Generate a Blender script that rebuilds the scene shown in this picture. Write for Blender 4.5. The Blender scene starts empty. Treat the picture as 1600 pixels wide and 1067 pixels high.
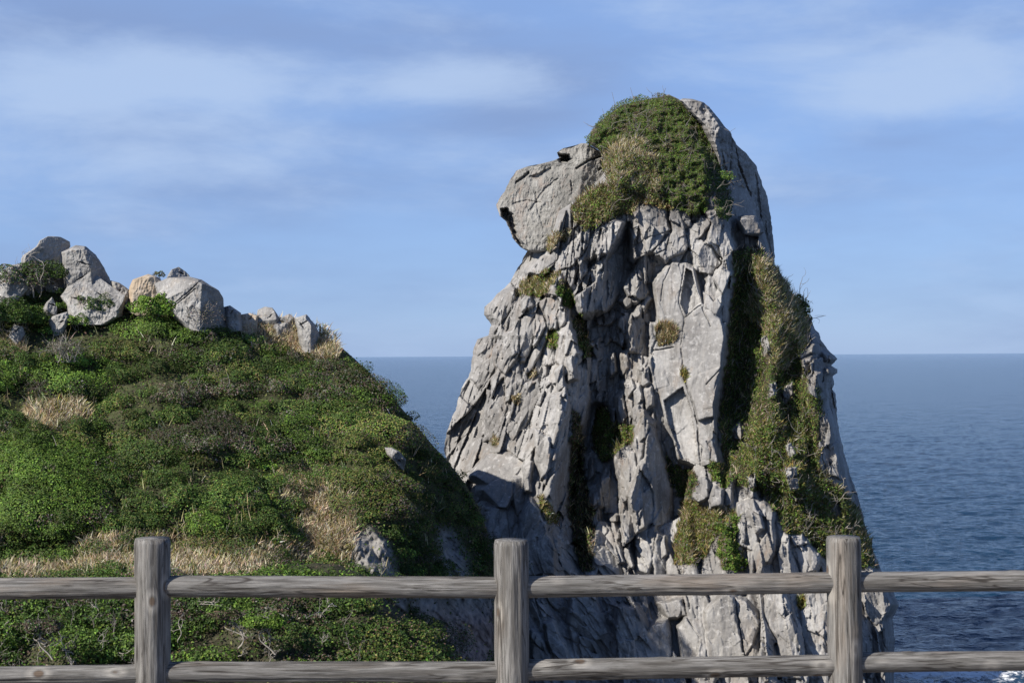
import bpy, math, random
import numpy as np
from mathutils import Matrix, Vector, Euler

C = bpy.context.scene
COL = C.collection
random.seed(7)
RNG = np.random.default_rng(11)

# ------------------------------------------------------------------ camera
F = 2222.2                     # focal length in photo pixels (50 mm on 36 mm)
CAM = Vector((0.0, 0.0, 25.0))
PITCH = math.atan(22.0 / F)
ROLL = -0.0058
RM = Euler((math.pi/2 + PITCH, 0, 0)).to_matrix() @ Matrix.Rotation(ROLL, 3, 'Z')
cam_d = bpy.data.cameras.new('camera')
cam_d.lens = 50.0
cam_d.sensor_width = 36.0
cam_d.clip_start = 0.1
cam_d.clip_end = 90000.0
cam_d.dof.use_dof = True
cam_d.dof.focus_distance = 95.0
cam_d.dof.aperture_fstop = 14.0
cam = bpy.data.objects.new('camera', cam_d)
cam.matrix_world = Matrix.Translation(CAM) @ RM.to_4x4()
COL.objects.link(cam)
C.camera = cam

# ------------------------------------------------------------------ sun + sky
SUN_EL = math.radians(35.0)
SUN_H = (-0.80, -0.60)                      # horizontal direction towards the sun
SDIR = Vector((SUN_H[0]*math.cos(SUN_EL), SUN_H[1]*math.cos(SUN_EL), math.sin(SUN_EL)))
sun_d = bpy.data.lights.new('sun', 'SUN')
sun_d.energy = 5.0
sun_d.angle = math.radians(0.5)
sun_d.color = (1.0, 0.93, 0.83)
sun = bpy.data.objects.new('sun', sun_d)
sun.rotation_euler = (-SDIR).to_track_quat('-Z', 'Y').to_euler()
sun.location = (0, 0, 80)
COL.objects.link(sun)

W = bpy.data.worlds.new('World')
C.world = W
W.use_nodes = True
def build_world():
    nt = W.node_tree
    nt.nodes.clear()
    N = nt.nodes.new
    L = nt.links.new
    out = N('ShaderNodeOutputWorld')
    bg = N('ShaderNodeBackground')
    bg.inputs['Strength'].default_value = 0.070
    sky = N('ShaderNodeTexSky')
    sky.sky_type = 'NISHITA'
    sky.sun_disc = False
    sky.sun_elevation = SUN_EL
    sky.sun_rotation = math.atan2(SUN_H[0], SUN_H[1]) % (2*math.pi)
    sky.altitude = 0.0
    sky.air_density = 1.0
    sky.dust_density = 0.3
    sky.ozone_density = 3.0
    tint = N('ShaderNodeMix'); tint.data_type = 'RGBA'; tint.blend_type = 'MULTIPLY'
    tint.inputs[0].default_value = 1.0
    L(sky.outputs[0], tint.inputs[6])
    tint.inputs[7].default_value = (0.80, 0.93, 1.20, 1)
    blue = N('ShaderNodeMix'); blue.data_type = 'RGBA'; blue.inputs[0].default_value = .62
    tcz = N('ShaderNodeTexCoord'); sz = N('ShaderNodeSeparateXYZ'); L(tcz.outputs['Generated'], sz.inputs[0])
    lowsky = N('ShaderNodeMapRange'); lowsky.interpolation_type = 'SMOOTHSTEP'      # sea-level air and cloud only low in the sky
    lowsky.inputs[1].default_value = .62; lowsky.inputs[2].default_value = .22
    lowsky.inputs[3].default_value = 0.0; lowsky.inputs[4].default_value = 1.0
    L(sz.outputs['Z'], lowsky.inputs[0])
    def low(sock, k):
        m = N('ShaderNodeMath'); m.operation = 'MULTIPLY'; L(sock, m.inputs[0]); L(lowsky.outputs[0], m.inputs[1])
        m2 = N('ShaderNodeMath'); m2.operation = 'MULTIPLY'; L(m.outputs[0], m2.inputs[0]); m2.inputs[1].default_value = k
        return m2.outputs[0]
    L(low(lowsky.outputs[0], .66), blue.inputs[0])
    L(tint.outputs[2], blue.inputs[6]); blue.inputs[7].default_value = (2.95, 4.55, 8.1, 1)
    # clouds: noise laid out by direction (x, elevation), flattened bands
    tc = N('ShaderNodeTexCoord')
    mp = N('ShaderNodeMapping')
    mp.inputs['Scale'].default_value = (6.0, 6.0, 19.0)
    mp.inputs['Location'].default_value = (1.3, 0.0, 2.2)
    L(tc.outputs['Generated'], mp.inputs[0])
    n1 = N('ShaderNodeTexNoise'); n1.inputs['Scale'].default_value = 1.0
    n1.inputs['Detail'].default_value = 7; n1.inputs['Roughness'].default_value = 0.58
    n1.inputs['Distortion'].default_value = 0.2
    L(mp.outputs[0], n1.inputs[0])
    def blob(px, py, sx, sy):
        d = (RM @ Vector(((px-800)/F, -(py-533.5)/F, -1))).normalized()
        s = N('ShaderNodeVectorMath'); s.operation = 'SUBTRACT'
        L(tc.outputs['Generated'], s.inputs[0]); s.inputs[1].default_value = d
        m = N('ShaderNodeVectorMath'); m.operation = 'MULTIPLY'
        L(s.outputs[0], m.inputs[0]); m.inputs[1].default_value = (F/sx, F/400, F/sy)
        ln = N('ShaderNodeVectorMath'); ln.operation = 'LENGTH'
        L(m.outputs[0], ln.inputs[0])
        r = N('ShaderNodeMapRange'); r.interpolation_type = 'SMOOTHSTEP'
        r.inputs[1].default_value = 1.0; r.inputs[2].default_value = 0.0
        r.inputs[3].default_value = 0.0; r.inputs[4].default_value = 1.0
        L(ln.outputs['Value'], r.inputs[0])
        return r.outputs[0]
    def addup(items):
        acc = None
        for sock, k in items:
            m = N('ShaderNodeMath'); m.operation = 'MULTIPLY_ADD'
            L(sock, m.inputs[0]); m.inputs[1].default_value = k
            if acc is None: m.inputs[2].default_value = 0.0
            else: L(acc, m.inputs[2])
            acc = m.outputs[0]
        return acc
    white = addup([(blob(290, 125, 360, 100), .52), (blob(690, 125, 300, 75), .46), (blob(1470, 120, 420, 105), .55),
                   (blob(60, 150, 240, 80), .25), (blob(380, 235, 600, 75), .26), (blob(250, 330, 500, 70), .12), (blob(1200, 60, 260, 90), .10),
                   (n1.outputs[0], 1.35)])
    wm = N('ShaderNodeMapRange'); wm.interpolation_type = 'SMOOTHSTEP'
    wm.inputs[1].default_value = 0.62; wm.inputs[2].default_value = 1.16
    wm.inputs[3].default_value = 0.0; wm.inputs[4].default_value = 0.85
    L(white, wm.inputs[0])
    mp2 = N('ShaderNodeMapping')
    mp2.inputs['Scale'].default_value = (4.5, 4.5, 19.0)
    mp2.inputs['Location'].default_value = (4.1, 0.0, 7.7)
    L(tc.outputs['Generated'], mp2.inputs[0])
    n2 = N('ShaderNodeTexNoise'); n2.inputs['Scale'].default_value = 1.0
    n2.inputs['Detail'].default_value = 5; n2.inputs['Roughness'].default_value = 0.55
    L(mp2.outputs[0], n2.inputs[0])
    grey = addup([(blob(120, 40, 520, 120), .32), (blob(560, 55, 420, 90), .22), (blob(850, 110, 320, 90), .26), (blob(230, 195, 330, 60), .25),
                  (blob(1500, 215, 330, 60), .2), (blob(800, 190, 240, 45), .22), (blob(1450, 20, 420, 70), .15),
                  (blob(900, 300, 1500, 120), .12), (n2.outputs[0], .8)])
    gm = N('ShaderNodeMapRange'); gm.interpolation_type = 'SMOOTHSTEP'
    gm.inputs[1].default_value = 0.28; gm.inputs[2].default_value = 0.85
    gm.inputs[3].default_value = 0.0; gm.inputs[4].default_value = 0.85
    L(grey, gm.inputs[0])
    mixg = N('ShaderNodeMix'); mixg.data_type = 'RGBA'
    L(low(gm.outputs[0], 1.0), mixg.inputs[0]); L(blue.outputs[2], mixg.inputs[6])
    mixg.inputs[7].default_value = (2.35, 3.35, 5.8, 1)
    mixw = N('ShaderNodeMix'); mixw.data_type = 'RGBA'
    L(low(wm.outputs[0], 1.0), mixw.inputs[0]); L(mixg.outputs[2], mixw.inputs[6])
    mixw.inputs[7].default_value = (4.4, 5.75, 8.2, 1)
    L(mixw.outputs[2], bg.inputs['Color'])
    L(bg.outputs[0], out.inputs[0])
build_world()

C.view_settings.view_transform = 'Standard'
C.view_settings.look = 'None'
C.view_settings.exposure = 0.58
C.view_settings.gamma = 1.0

# ------------------------------------------------------------------ helpers
RMN = np.array(RM)
CAMN = np.array(CAM)
def P(px, py, Y):
    """points on the ray through photo pixel (px,py) at ground distance Y"""
    px, py, Y = np.broadcast_arrays(np.asarray(px, float), np.asarray(py, float), np.asarray(Y, float))
    d = np.stack([(px-800)/F, -(py-533.5)/F, -np.ones_like(px)], -1) @ RMN.T
    return CAMN + d * (Y / d[..., 1])[..., None]

_perm = np.random.default_rng(3).permutation(4096)
_grad = np.random.default_rng(4).uniform(0, 2*math.pi, 4096)
def perlin(x, y, seed=0):
    x = np.asarray(x, float); y = np.asarray(y, float)
    xi = np.floor(x).astype(int); yi = np.floor(y).astype(int)
    xf = x-xi; yf = y-yi
    def g(i, j, dx, dy):
        h = _grad[_perm[(_perm[(i + seed*57) & 4095] + j*131) & 4095]]
        return np.cos(h)*dx + np.sin(h)*dy
    u = xf*xf*xf*(xf*(xf*6-15)+10); v = yf*yf*yf*(yf*(yf*6-15)+10)
    a = g(xi, yi, xf, yf); b = g(xi+1, yi, xf-1, yf)
    c = g(xi, yi+1, xf, yf-1); d = g(xi+1, yi+1, xf-1, yf-1)
    return (a+(b-a)*u)*(1-v) + (c+(d-c)*u)*v
def fbm(x, y, oct=4, seed=0, gain=.5):
    s = 0; a = 1.0
    for o in range(oct):
        s = s + a*perlin(x*2**o+o*17.3, y*2**o-o*9.1, seed+o)
        a *= gain
    return s
def ridged(x, y, oct=3, seed=0):
    s = 0; a = 1.0
    for o in range(oct):
        s = s + a*(1-np.abs(perlin(x*2**o, y*2**o, seed+o))*2.2)
        a *= .5
    return s
def sdf(poly, U, V):
    """signed distance (px), negative inside"""
    p = np.asarray(poly, float); q = np.roll(p, -1, 0)
    d2 = np.full(U.shape, 1e18); ins = np.zeros(U.shape, bool)
    for (ax, ay), (bx, by) in zip(p, q):
        ex, ey = bx-ax, by-ay
        t = np.clip(((U-ax)*ex + (V-ay)*ey)/(ex*ex+ey*ey+1e-9), 0, 1)
        d2 = np.minimum(d2, (U-ax-t*ex)**2 + (V-ay-t*ey)**2)
        c = (ay > V) != (by > V)
        with np.errstate(divide='ignore', invalid='ignore'):
            ins ^= c & (U < (bx-ax)*(V-ay)/(by-ay+1e-12) + ax)
    d = np.sqrt(d2)
    return np.where(ins, -d, d)
def smooth(a, b, x):
    t = np.clip((x-a)/(b-a), 0, 1)
    return t*t*(3-2*t)

def mesh_obj(name, verts, faces, mat, parent=None, colors=None, smooth_shade=True):
    """verts (n,3); faces (m,k) int array of equal length polygons, or list of such arrays"""
    if not isinstance(faces, list): faces = [faces]
    me = bpy.data.meshes.new(name)
    verts = np.asarray(verts, np.float32)
    me.vertices.add(len(verts))
    me.vertices.foreach_set('co', verts.ravel())
    nl = sum(f.size for f in faces); npoly = sum(len(f) for f in faces)
    me.loops.add(nl); me.polygons.add(npoly)
    me.loops.foreach_set('vertex_index', np.concatenate([f.ravel() for f in faces]).astype(np.int32))
    starts = []; tot = []; o = 0
    for f in faces:
        k = f.shape[1]
        starts.append(o + np.arange(len(f))*k); tot.append(np.full(len(f), k)); o += f.size
    me.polygons.foreach_set('loop_start', np.concatenate(starts).astype(np.int32))
    me.polygons.foreach_set('loop_total', np.concatenate(tot).astype(np.int32))
    me.polygons.foreach_set('use_smooth', np.full(npoly, smooth_shade))
    if colors is not None:
        at = me.attributes.new('Col', 'FLOAT_COLOR', 'POINT')
        c4 = np.ones((len(verts), 4), np.float32); c4[:, :3] = colors
        at.data.foreach_set('color', c4.ravel())
    me.update(calc_edges=True)
    me.validate()
    me.materials.append(mat)
    o = bpy.data.objects.new(name, me)
    COL.objects.link(o)
    if parent is not None: o.parent = parent
    return o
def tag(o, label=None, cat=None, group=None, kind=None):
    if label: o['label'] = label
    if cat: o['category'] = cat
    if group: o['group'] = group
    if kind: o['kind'] = kind
    return o
def set_origin(o, p):
    """move the object's origin to p without moving its mesh"""
    p = Vector([float(c) for c in p])
    o.data.transform(Matrix.Translation(-p)); o.location = p
    return o
def empty(name, loc):
    o = bpy.data.objects.new(name, None); COL.objects.link(o); o.location = [float(c) for c in loc]
    return o
def reparent(o, root):
    """child keeps its world place under an un-rotated root Empty"""
    o.parent = root
    o.location = Vector(o.location) - Vector(root.location)
    return o

# ------------------------------------------------------------------ materials
def new_mat(name):
    m = bpy.data.materials.new(name); m.use_nodes = True
    nt = m.node_tree; b = nt.nodes['Principled BSDF']
    return m, nt, b, nt.nodes.new, nt.links.new
def ramp(nt, sock, stops):
    r = nt.nodes.new('ShaderNodeValToRGB')
    e = r.color_ramp.elements
    while len(e) < len(stops): e.new(0.5)
    for k, (p, c) in enumerate(stops):
        e[k].position = p; e[k].color = (*c, 1) if len(c) == 3 else c
    nt.links.new(sock, r.inputs[0])
    return r.outputs[0]
def noise(nt, vec, scale, detail=4, rough=.55, dist=0):
    n = nt.nodes.new('ShaderNodeTexNoise')
    n.inputs['Scale'].default_value = scale; n.inputs['Detail'].default_value = detail
    n.inputs['Roughness'].default_value = rough; n.inputs['Distortion'].default_value = dist
    nt.links.new(vec, n.inputs['Vector'])
    return n.outputs[0]
def mapped(nt, sock, scale, loc=(0, 0, 0), rot=(0, 0, 0)):
    m = nt.nodes.new('ShaderNodeMapping')
    m.inputs['Scale'].default_value = scale; m.inputs['Location'].default_value = loc; m.inputs['Rotation'].default_value = rot
    nt.links.new(sock, m.inputs[0])
    return m.outputs[0]
def mix(nt, fac, a, b, mode='MIX'):
    m = nt.nodes.new('ShaderNodeMix'); m.data_type = 'RGBA'; m.blend_type = mode
    for s, v in ((m.inputs[0], fac), (m.inputs[6], a), (m.inputs[7], b)):
        if hasattr(v, 'is_linked') or hasattr(v, 'links'): nt.links.new(v, s)
        elif isinstance(v, (int, float)): s.default_value = v
        else: s.default_value = (*v, 1)
    return m.outputs[2]
def geo_pos(nt):
    return nt.nodes.new('ShaderNodeNewGeometry').outputs['Position']

def rock_material(name, base, dark, light, stain, streak=0.5, speck=0.35, scale=1.0, bump=0.5, soil=False):
    m, nt, b, N, L = new_mat(name)
    pos = geo_pos(nt)
    big = ramp(nt, noise(nt, pos, .22*scale, 5, .6, .4), [(.36, dark), (.5, base), (.64, light)])
    st = noise(nt, mapped(nt, pos, (1.4*scale, 1.4*scale, .16*scale)), 1.0, 5, .65, .6)
    c = mix(nt, ramp(nt, st, [(.50, (0, 0, 0)), (.64, (streak,)*3)]), big, tuple(x*.52 for x in base))
    br = noise(nt, mapped(nt, pos, (.5*scale, .5*scale, .25*scale), (9, 3, 1)), 1.0, 5, .6, .5)
    c = mix(nt, ramp(nt, br, [(.52, (0, 0, 0)), (.70, (.75,)*3)]), c, stain)
    sp = noise(nt, pos, 4.5*scale, 5, .7)
    c = mix(nt, ramp(nt, sp, [(.50, (0, 0, 0)), (.72, (speck,)*3)]), c, tuple(x*.5 for x in base))
    li = noise(nt, mapped(nt, pos, (1, 1, 1), (31, 7, 2)), 2.2*scale, 6, .72)
    c = mix(nt, ramp(nt, li, [(.54, (0, 0, 0)), (.66, (.55,)*3)]), c, tuple(min(1, x*1.4) for x in light))
    ru = noise(nt, mapped(nt, pos, (.9*scale, .9*scale, .35*scale), (4, 17, 8)), 1.0, 6, .68, .8)
    c = mix(nt, ramp(nt, ru, [(.60, (0, 0, 0)), (.74, (.6,)*3)]), c, (stain[0]*1.12, stain[1]*.93, stain[2]*.80))
    if soil:
        at = N('ShaderNodeAttribute'); at.attribute_name = 'Col'
        sr = N('ShaderNodeSeparateColor'); L(at.outputs['Color'], sr.inputs[0])
        sn = ramp(nt, noise(nt, pos, 2.0, 5, .7), [(.3, (.035, .030, .018)), (.7, (.085, .068, .040))])
        c = mix(nt, sr.outputs[0], c, sn)
    L(c, b.inputs['Base Color'])
    b.inputs['Roughness'].default_value = .93
    b.inputs['Specular IOR Level'].default_value = .15
    bp = N('ShaderNodeBump'); bp.inputs['Strength'].default_value = bump; bp.inputs['Distance'].default_value = .12
    h1 = noise(nt, mapped(nt, pos, (3.0*scale, 3.0*scale, 1.1*scale)), 1.0, 8, .68, .3)
    L(h1, bp.inputs['Height'])
    bp2 = N('ShaderNodeBump'); bp2.inputs['Strength'].default_value = bump*.7; bp2.inputs['Distance'].default_value = .03
    L(noise(nt, pos, 14*scale, 6, .7), bp2.inputs['Height'])
    L(bp.outputs[0], bp2.inputs['Normal'])
    L(bp2.outputs[0], b.inputs['Normal'])
    return m
MAT_ROCK = rock_material('cliff_rock', (.245, .239, .231), (.158, .152, .146), (.335, .329, .319), (.205, .178, .152), .75, .5, soil=True)
MAT_FACE = rock_material('lichen_rock', (0.219, 0.213, 0.196), (0.146, 0.143, 0.132), (0.292, 0.286, 0.267), (0.249, 0.202, 0.172), .6, .75, 1.5, .9)
MAT_BOULD = rock_material('boulder_rock', (0.267, 0.262, 0.252), (0.185, 0.181, 0.175), (0.361, 0.357, 0.344), (0.284, 0.249, 0.206), .35, .7, 1.9, .6)
MAT_TAN = rock_material('tan_rock', (0.361, 0.292, 0.215), (0.284, 0.232, 0.172), (0.413, 0.361, 0.301), (0.378, 0.267, 0.155), .3, .5, 2.0)

def leaf_material(name, transl=.25, rough=.55, spec=.2):
    m, nt, b, N, L = new_mat(name)
    at = N('ShaderNodeAttribute'); at.attribute_name = 'Col'
    L(at.outputs['Color'], b.inputs['Base Color'])
    b.inputs['Roughness'].default_value = rough
    b.inputs['Specular IOR Level'].default_value = spec
    tr = N('ShaderNodeBsdfTranslucent')
    L(at.outputs['Color'], tr.inputs['Color'])
    mx = N('ShaderNodeMixShader'); mx.inputs[0].default_value = transl
    L(b.outputs[0], mx.inputs[1]); L(tr.outputs[0], mx.inputs[2])
    L(mx.outputs[0], nt.nodes['Material Output'].inputs[0])
    return m
MAT_LEAF = leaf_material('leaves')
MAT_GRASS = leaf_material('dry_blades', .3, .75, .1)
MAT_TWIG = leaf_material('twigs', .0, .85, .1)

# ------------------------------------------------------------------ vegetation builders
class Veg:
    """collects leaves (rhombs), blades (triangles) and twigs (3-sided tubes) with a colour per point"""
    def __init__(s): s.v = []; s.q = []; s.t = []; s.c = []; s.n = 0
    def _add(s, v, c, faces, kind):
        s.v.append(v); s.c.append(c)
        (s.q if kind == 4 else s.t).append(faces + s.n); s.n += len(v)
    def leaves(s, p, nrm, size, col, aspect=.62, tilt=.9):
        n = len(p)
        if n == 0: return
        size = np.broadcast_to(np.asarray(size, float), (n,))
        nn = nrm + RNG.normal(0, tilt*.5, (n, 3)); nn /= np.linalg.norm(nn, axis=1, keepdims=True)+1e-9
        r = RNG.normal(0, 1, (n, 3))
        a = np.cross(nn, r); a /= np.linalg.norm(a, axis=1, keepdims=True)+1e-9
        b = np.cross(nn, a)
        L = a*size[:, None]*.5; Wd = b*size[:, None]*.5*aspect; up = nn*size[:, None]*.12
        v = np.stack([p-L, p+Wd+up, p+L, p-Wd+up], 1).reshape(-1, 3)
        s._add(v, np.repeat(col, 4, 0), np.arange(4*n).reshape(n, 4), 4)
    def blades(s, p, length, width, col, lean=.45, bias=(0, 0, 0)):
        n = len(p)
        if n == 0: return
        length = np.broadcast_to(np.asarray(length, float), (n,))
        d = np.array([0, 0, 1.0]) + np.asarray(bias) + RNG.normal(0, lean, (n, 3))*np.array([1, 1, .35])
        d /= np.linalg.norm(d, axis=1, keepdims=True)
        side = np.cross(d, RNG.normal(0, 1, (n, 3))); side /= np.linalg.norm(side, axis=1, keepdims=True)+1e-9
        w = side*width*.5; tip = p + d*length[:, None]
        mid = p + d*length[:, None]*.55 + np.array([0, 0, .04])
        v = np.stack([p-w, p+w, mid+w*.7, mid-w*.7, tip], 1).reshape(-1, 3)
        base = np.arange(n)[:, None]*5
        q = base + np.array([[0, 1, 2, 3]]); t = base + np.array([[3, 2, 4]])
        s.v.append(v); s.c.append(np.repeat(col, 5, 0)); s.q.append(q+s.n); s.t.append(t+s.n); s.n += len(v)
    def tube(s, pts, r0, r1, col):
        pts = np.asarray(pts, float); n = len(pts)
        d = np.gradient(pts, axis=0); d /= np.linalg.norm(d, axis=1, keepdims=True)+1e-9
        a = np.cross(d, np.array([.3, .5, .81])); a /= np.linalg.norm(a, axis=1, keepdims=True)+1e-9
        b = np.cross(d, a); r = np.linspace(r0, r1, n)[:, None]
        k = 4
        ring = np.stack([pts + r*(a*math.cos(2*math.pi*i/k) + b*math.sin(2*math.pi*i/k)) for i in range(k)], 1)
        idx = np.arange(n*k).reshape(n, k)
        q = np.stack([idx[:-1], np.roll(idx, -1, 1)[:-1], np.roll(idx, -1, 1)[1:], idx[1:]], -1).reshape(-1, 4)
        s._add(ring.reshape(-1, 3), np.tile(np.asarray(col, float), (n*k, 1)), q, 4)
    def branch(s, p, d, length, r, depth, col, curl=.5, up=.05):
        p = np.asarray(p, float); d = np.asarray(d, float); d /= np.linalg.norm(d)
        pts = [p.copy()]; n = 6
        for i in range(n):
            d = d + RNG.normal(0, curl*.45, 3) + np.array([0, 0, up]); d /= np.linalg.norm(d)
            p = p + d*length/n; pts.append(p.copy())
        s.tube(pts, r, r*.55, np.asarray(col)*RNG.uniform(.75, 1.15))
        if depth > 0:
            for _ in range(RNG.integers(2, 4)):
                i = RNG.integers(2, n+1)
                nd = (pts[i]-pts[i-1])/(length/n) + RNG.normal(0, .75, 3)
                s.branch(pts[i], nd, length*RNG.uniform(.5, .8), r*.6, depth-1, col, curl, up)
    def build(s, name, mat, parent=None):
        if not s.v: return None
        fs = []
        if s.q: fs.append(np.concatenate(s.q))
        if s.t: fs.append(np.concatenate(s.t))
        return mesh_obj(name, np.concatenate(s.v), fs, mat, parent, np.concatenate(s.c), False)

PAL = {  # real leaf albedos
    'dark':   (0.048, 0.086, 0.020), 'green': (0.080, 0.137, 0.024), 'bright': (0.140, 0.232, 0.034), 'olive': (0.140, 0.143, 0.041),
    'brown':  (0.104, 0.077, 0.056), 'tan': (0.576, 0.500, 0.369), 'straw': (0.432, 0.365, 0.211), 'yellow': (0.306, 0.270, 0.072),
    'twig':   (0.324, 0.297, 0.261), 'grey': (0.162, 0.149, 0.131), 'rust': (0.261, 0.176, 0.086), 'deep': (0.032, 0.054, 0.015)}
def colr(kinds, n, var=.35):
    """kinds: list of (name, weight)"""
    names = [k for k, _ in kinds]; w = np.array([x for _, x in kinds], float); w /= w.sum()
    pal = np.array([PAL[k] for k in names])
    c = pal[RNG.choice(len(names), n, p=w)]
    c = c*np.exp(RNG.normal(0, var, (n, 1)))*np.exp(RNG.normal(0, .08, (n, 3)))
    return np.clip(c, .008, .8)
# ------------------------------------------------------------------ the sea stack
Y0 = 108.0
S = Y0/F*0.95                     # metres per photo pixel on the rock's face
U0, U1, V0, V1 = 640, 1430, 135, 1270
GU, GV = np.meshgrid(np.arange(U0, U1+1, 1.0), np.arange(V0, V1+1, 1.0))
OUT_L = [(148,1043),(152,1030),(158,996),(166,968),(185,943),(205,923),(225,919),(240,944),(256,951),(270,943),(282,934),(300,912),(317,888),(330,869),(345,863),(360,857),(375,842),(385,832),(392,824),
         (400,819),(410,815),(425,805),(440,797),(450,788),(458,778),(470,768),(480,757),(492,756),(500,763),(508,767),(516,765),(524,763),(530,746),(545,740),
         (560,738),(580,735),(590,731),(600,724),(620,717),(640,712),(652,706),(660,704),(680,697),(700,694),(715,697),(740,700),(800,700),(900,690),(1000,680),(1270,655)]
OUT_R = [(148,1046),(155,1060),(170,1078),(200,1108),(240,1134),(280,1160),(330,1185),(370,1200),(400,1208),(412,1210),(420,1215),(430,1222),(450,1231),
         (455,1233),(462,1243),(470,1250),(485,1260),(500,1268),(512,1272),(520,1279),(530,1282),(540,1289),(550,1297),(556,1305),(561,1308),(566,1304),(571,1299),(577,1309),(582,1309),
         (587,1301),(600,1304),(608,1300),(616,1306),(650,1308),(680,1312),(700,1317),(740,1328),(770,1339),(800,1347),(840,1357),(870,1369),(890,1376),(905,1385),
         (925,1397),(944,1404),(950,1403),(958,1399),(966,1395),(1000,1398),(1060,1397),(1270,1412)]
ROWS = {  # photo row: (column, metres the face stands out towards the viewer)
 148: [(1040,0),(1041,.2),(1042,.4),(1043,.5),(1044,.5),(1045,.5),(1046,.4),(1047,.3),(1048,.2),(1049,0)],
 250: [(905,3.4),(935,3.8),(975,4.4),(1000,4.4),(1020,4.0),(1100,4.2),(1128,1.8),(1140,.8),(1150,.4),(1160,0)],
 330: [(850,3.2),(885,4.4),(955,5.3),(982,4.4),(1000,4.6),(1120,5.4),(1148,2.2),(1160,1.3),(1172,.7),(1182,0)],
 400: [(819,0),(850,2.4),(905,4.8),(985,2.2),(1002,4.2),(1138,6.6),(1150,2.2),(1175,3.5),(1195,3.0),(1210,0)],
 480: [(756,0),(800,3.2),(884,6.4),(950,1.8),(1015,4.4),(1138,7.7),(1148,2.4),(1188,4.6),(1222,4.4),(1252,0)],
 560: [(738,0),(800,4.0),(902,7.8),(940,1.6),(1016,5.2),(1129,8.8),(1138,2.8),(1194,5.6),(1265,4.8),(1307,0)],
 640: [(712,0),(790,5.0),(882,9.0),(925,1.9),(1020,6.0),(1115,9.8),(1130,3.6),(1200,6.6),(1285,5.6),(1308,0)],
 720: [(695,0),(785,6.6),(868,10.0),(905,3.0),(1040,6.4),(1120,10.0),(1135,7.6),(1190,7.8),(1300,6.4),(1324,0)],
 800: [(690,0),(785,8.6),(855,10.6),(895,5.2),(1045,8.0),(1125,10.4),(1160,9.4),(1215,9.2),(1334,6.9),(1349,0)],
 900: [(680,0),(770,10.2),(850,12.2),(905,8.2),(1045,10.4),(1150,12.4),(1210,11.2),(1230,11.2),(1370,8.7),(1384,0)],
 1000:[(672,0),(770,12.0),(850,13.6),(930,12.2),(1060,13.0),(1180,14.4),(1235,13.4),(1260,13.4),(1386,10.6),(1399,0)],
 1100:[(664,0),(770,13.6),(850,15.2),(940,14.2),(1060,15.0),(1190,16.2),(1240,15.4),(1265,15.4),(1388,12.4),(1400,0)],
 1275:[(650,0),(770,16.0),(850,17.6),(950,17.0),(1060,17.6),(1200,18.6),(1240,18.0),(1270,18.0),(1380,15.8),(1414,0)]}
def base_relief():
    vs = np.array(sorted(ROWS)); A = np.array([ROWS[v] for v in vs], float)
    H = np.zeros_like(GU)
    for i, v in enumerate(np.arange(V0, V1+1, 1.0)):
        us = [np.interp(v, vs, A[:, k, 0]) for k in range(10)]; ds = [np.interp(v, vs, A[:, k, 1]) for k in range(10)]
        H[i] = np.interp(GU[i], us, ds)
    return H
def blur(A, r):
    k = np.exp(-.5*(np.arange(-3*r, 3*r+1)/r)**2); k /= k.sum()
    A = np.apply_along_axis(lambda x: np.convolve(np.pad(x, 3*r, mode='edge'), k, 'valid'), 1, A)
    return np.apply_along_axis(lambda x: np.convolve(np.pad(x, 3*r, mode='edge'), k, 'valid'), 0, A)
H = blur(base_relief(), 3)
HB = blur(H, 8)
WU = 3.2*perlin(GU/16, GV/26, 21) + 1.2*perlin(GU/5, GV/7, 22)
WV = 3.2*perlin(GU/18, GV/22, 23) + 1.2*perlin(GU/5, GV/6, 24)
HM = np.zeros_like(H)            # where a traced, flat facet lies
def slab(poly, yaw=10, pitch=12, lift=.3, mode='set', groove=.2, steep=.30, bevel=.022, warp=1.0, ref=None):
    """one facet of rock: a tilted plane inside the outline, with steep sides and a crack round it"""
    p = np.asarray(poly, float)
    x0 = max(int(p[:, 0].min())-26-U0, 0); x1 = min(int(p[:, 0].max())+26-U0, H.shape[1]-1)
    y0 = max(int(p[:, 1].min())-26-V0, 0); y1 = min(int(p[:, 1].max())+26-V0, H.shape[0]-1)
    if x1 <= x0 or y1 <= y0: return
    sl = (slice(y0, y1+1), slice(x0, x1+1))
    u, v = GU[sl], GV[sl]
    d = sdf(p, u+warp*WU[sl], v+warp*WV[sl])
    h = H[sl]
    inside = d < 0
    if not inside.any(): return
    hc = (np.median(HB[sl][inside]) if ref is None else ref) + lift
    uc, vc = u[inside].mean(), v[inside].mean()
    pl = hc + math.tan(math.radians(yaw))*(u-uc)*S + math.tan(math.radians(pitch))*(v-vc)*S
    pl = pl - bevel*np.maximum(d+3.5, 0)**1.5*.4
    out = pl - steep*np.maximum(d, 0)
    if mode == 'set':
        hn = np.where(inside, pl, np.maximum(h, out))
        hn = hn - groove*np.exp(-((d-.4)/.95)**2)
    elif mode == 'max':
        hn = np.maximum(h, np.where(inside, pl, out))
    H[sl] = hn
    if mode == 'set': HM[sl] = np.maximum(HM[sl], smooth(-.5, -3, d))
def carve(poly, depth, soft=4, warp=1.0):
    p = np.asarray(poly, float)
    d = sdf(p, GU+warp*WU, GV+warp*WV)
    H[:] -= depth*smooth(soft, -soft, d)
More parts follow.
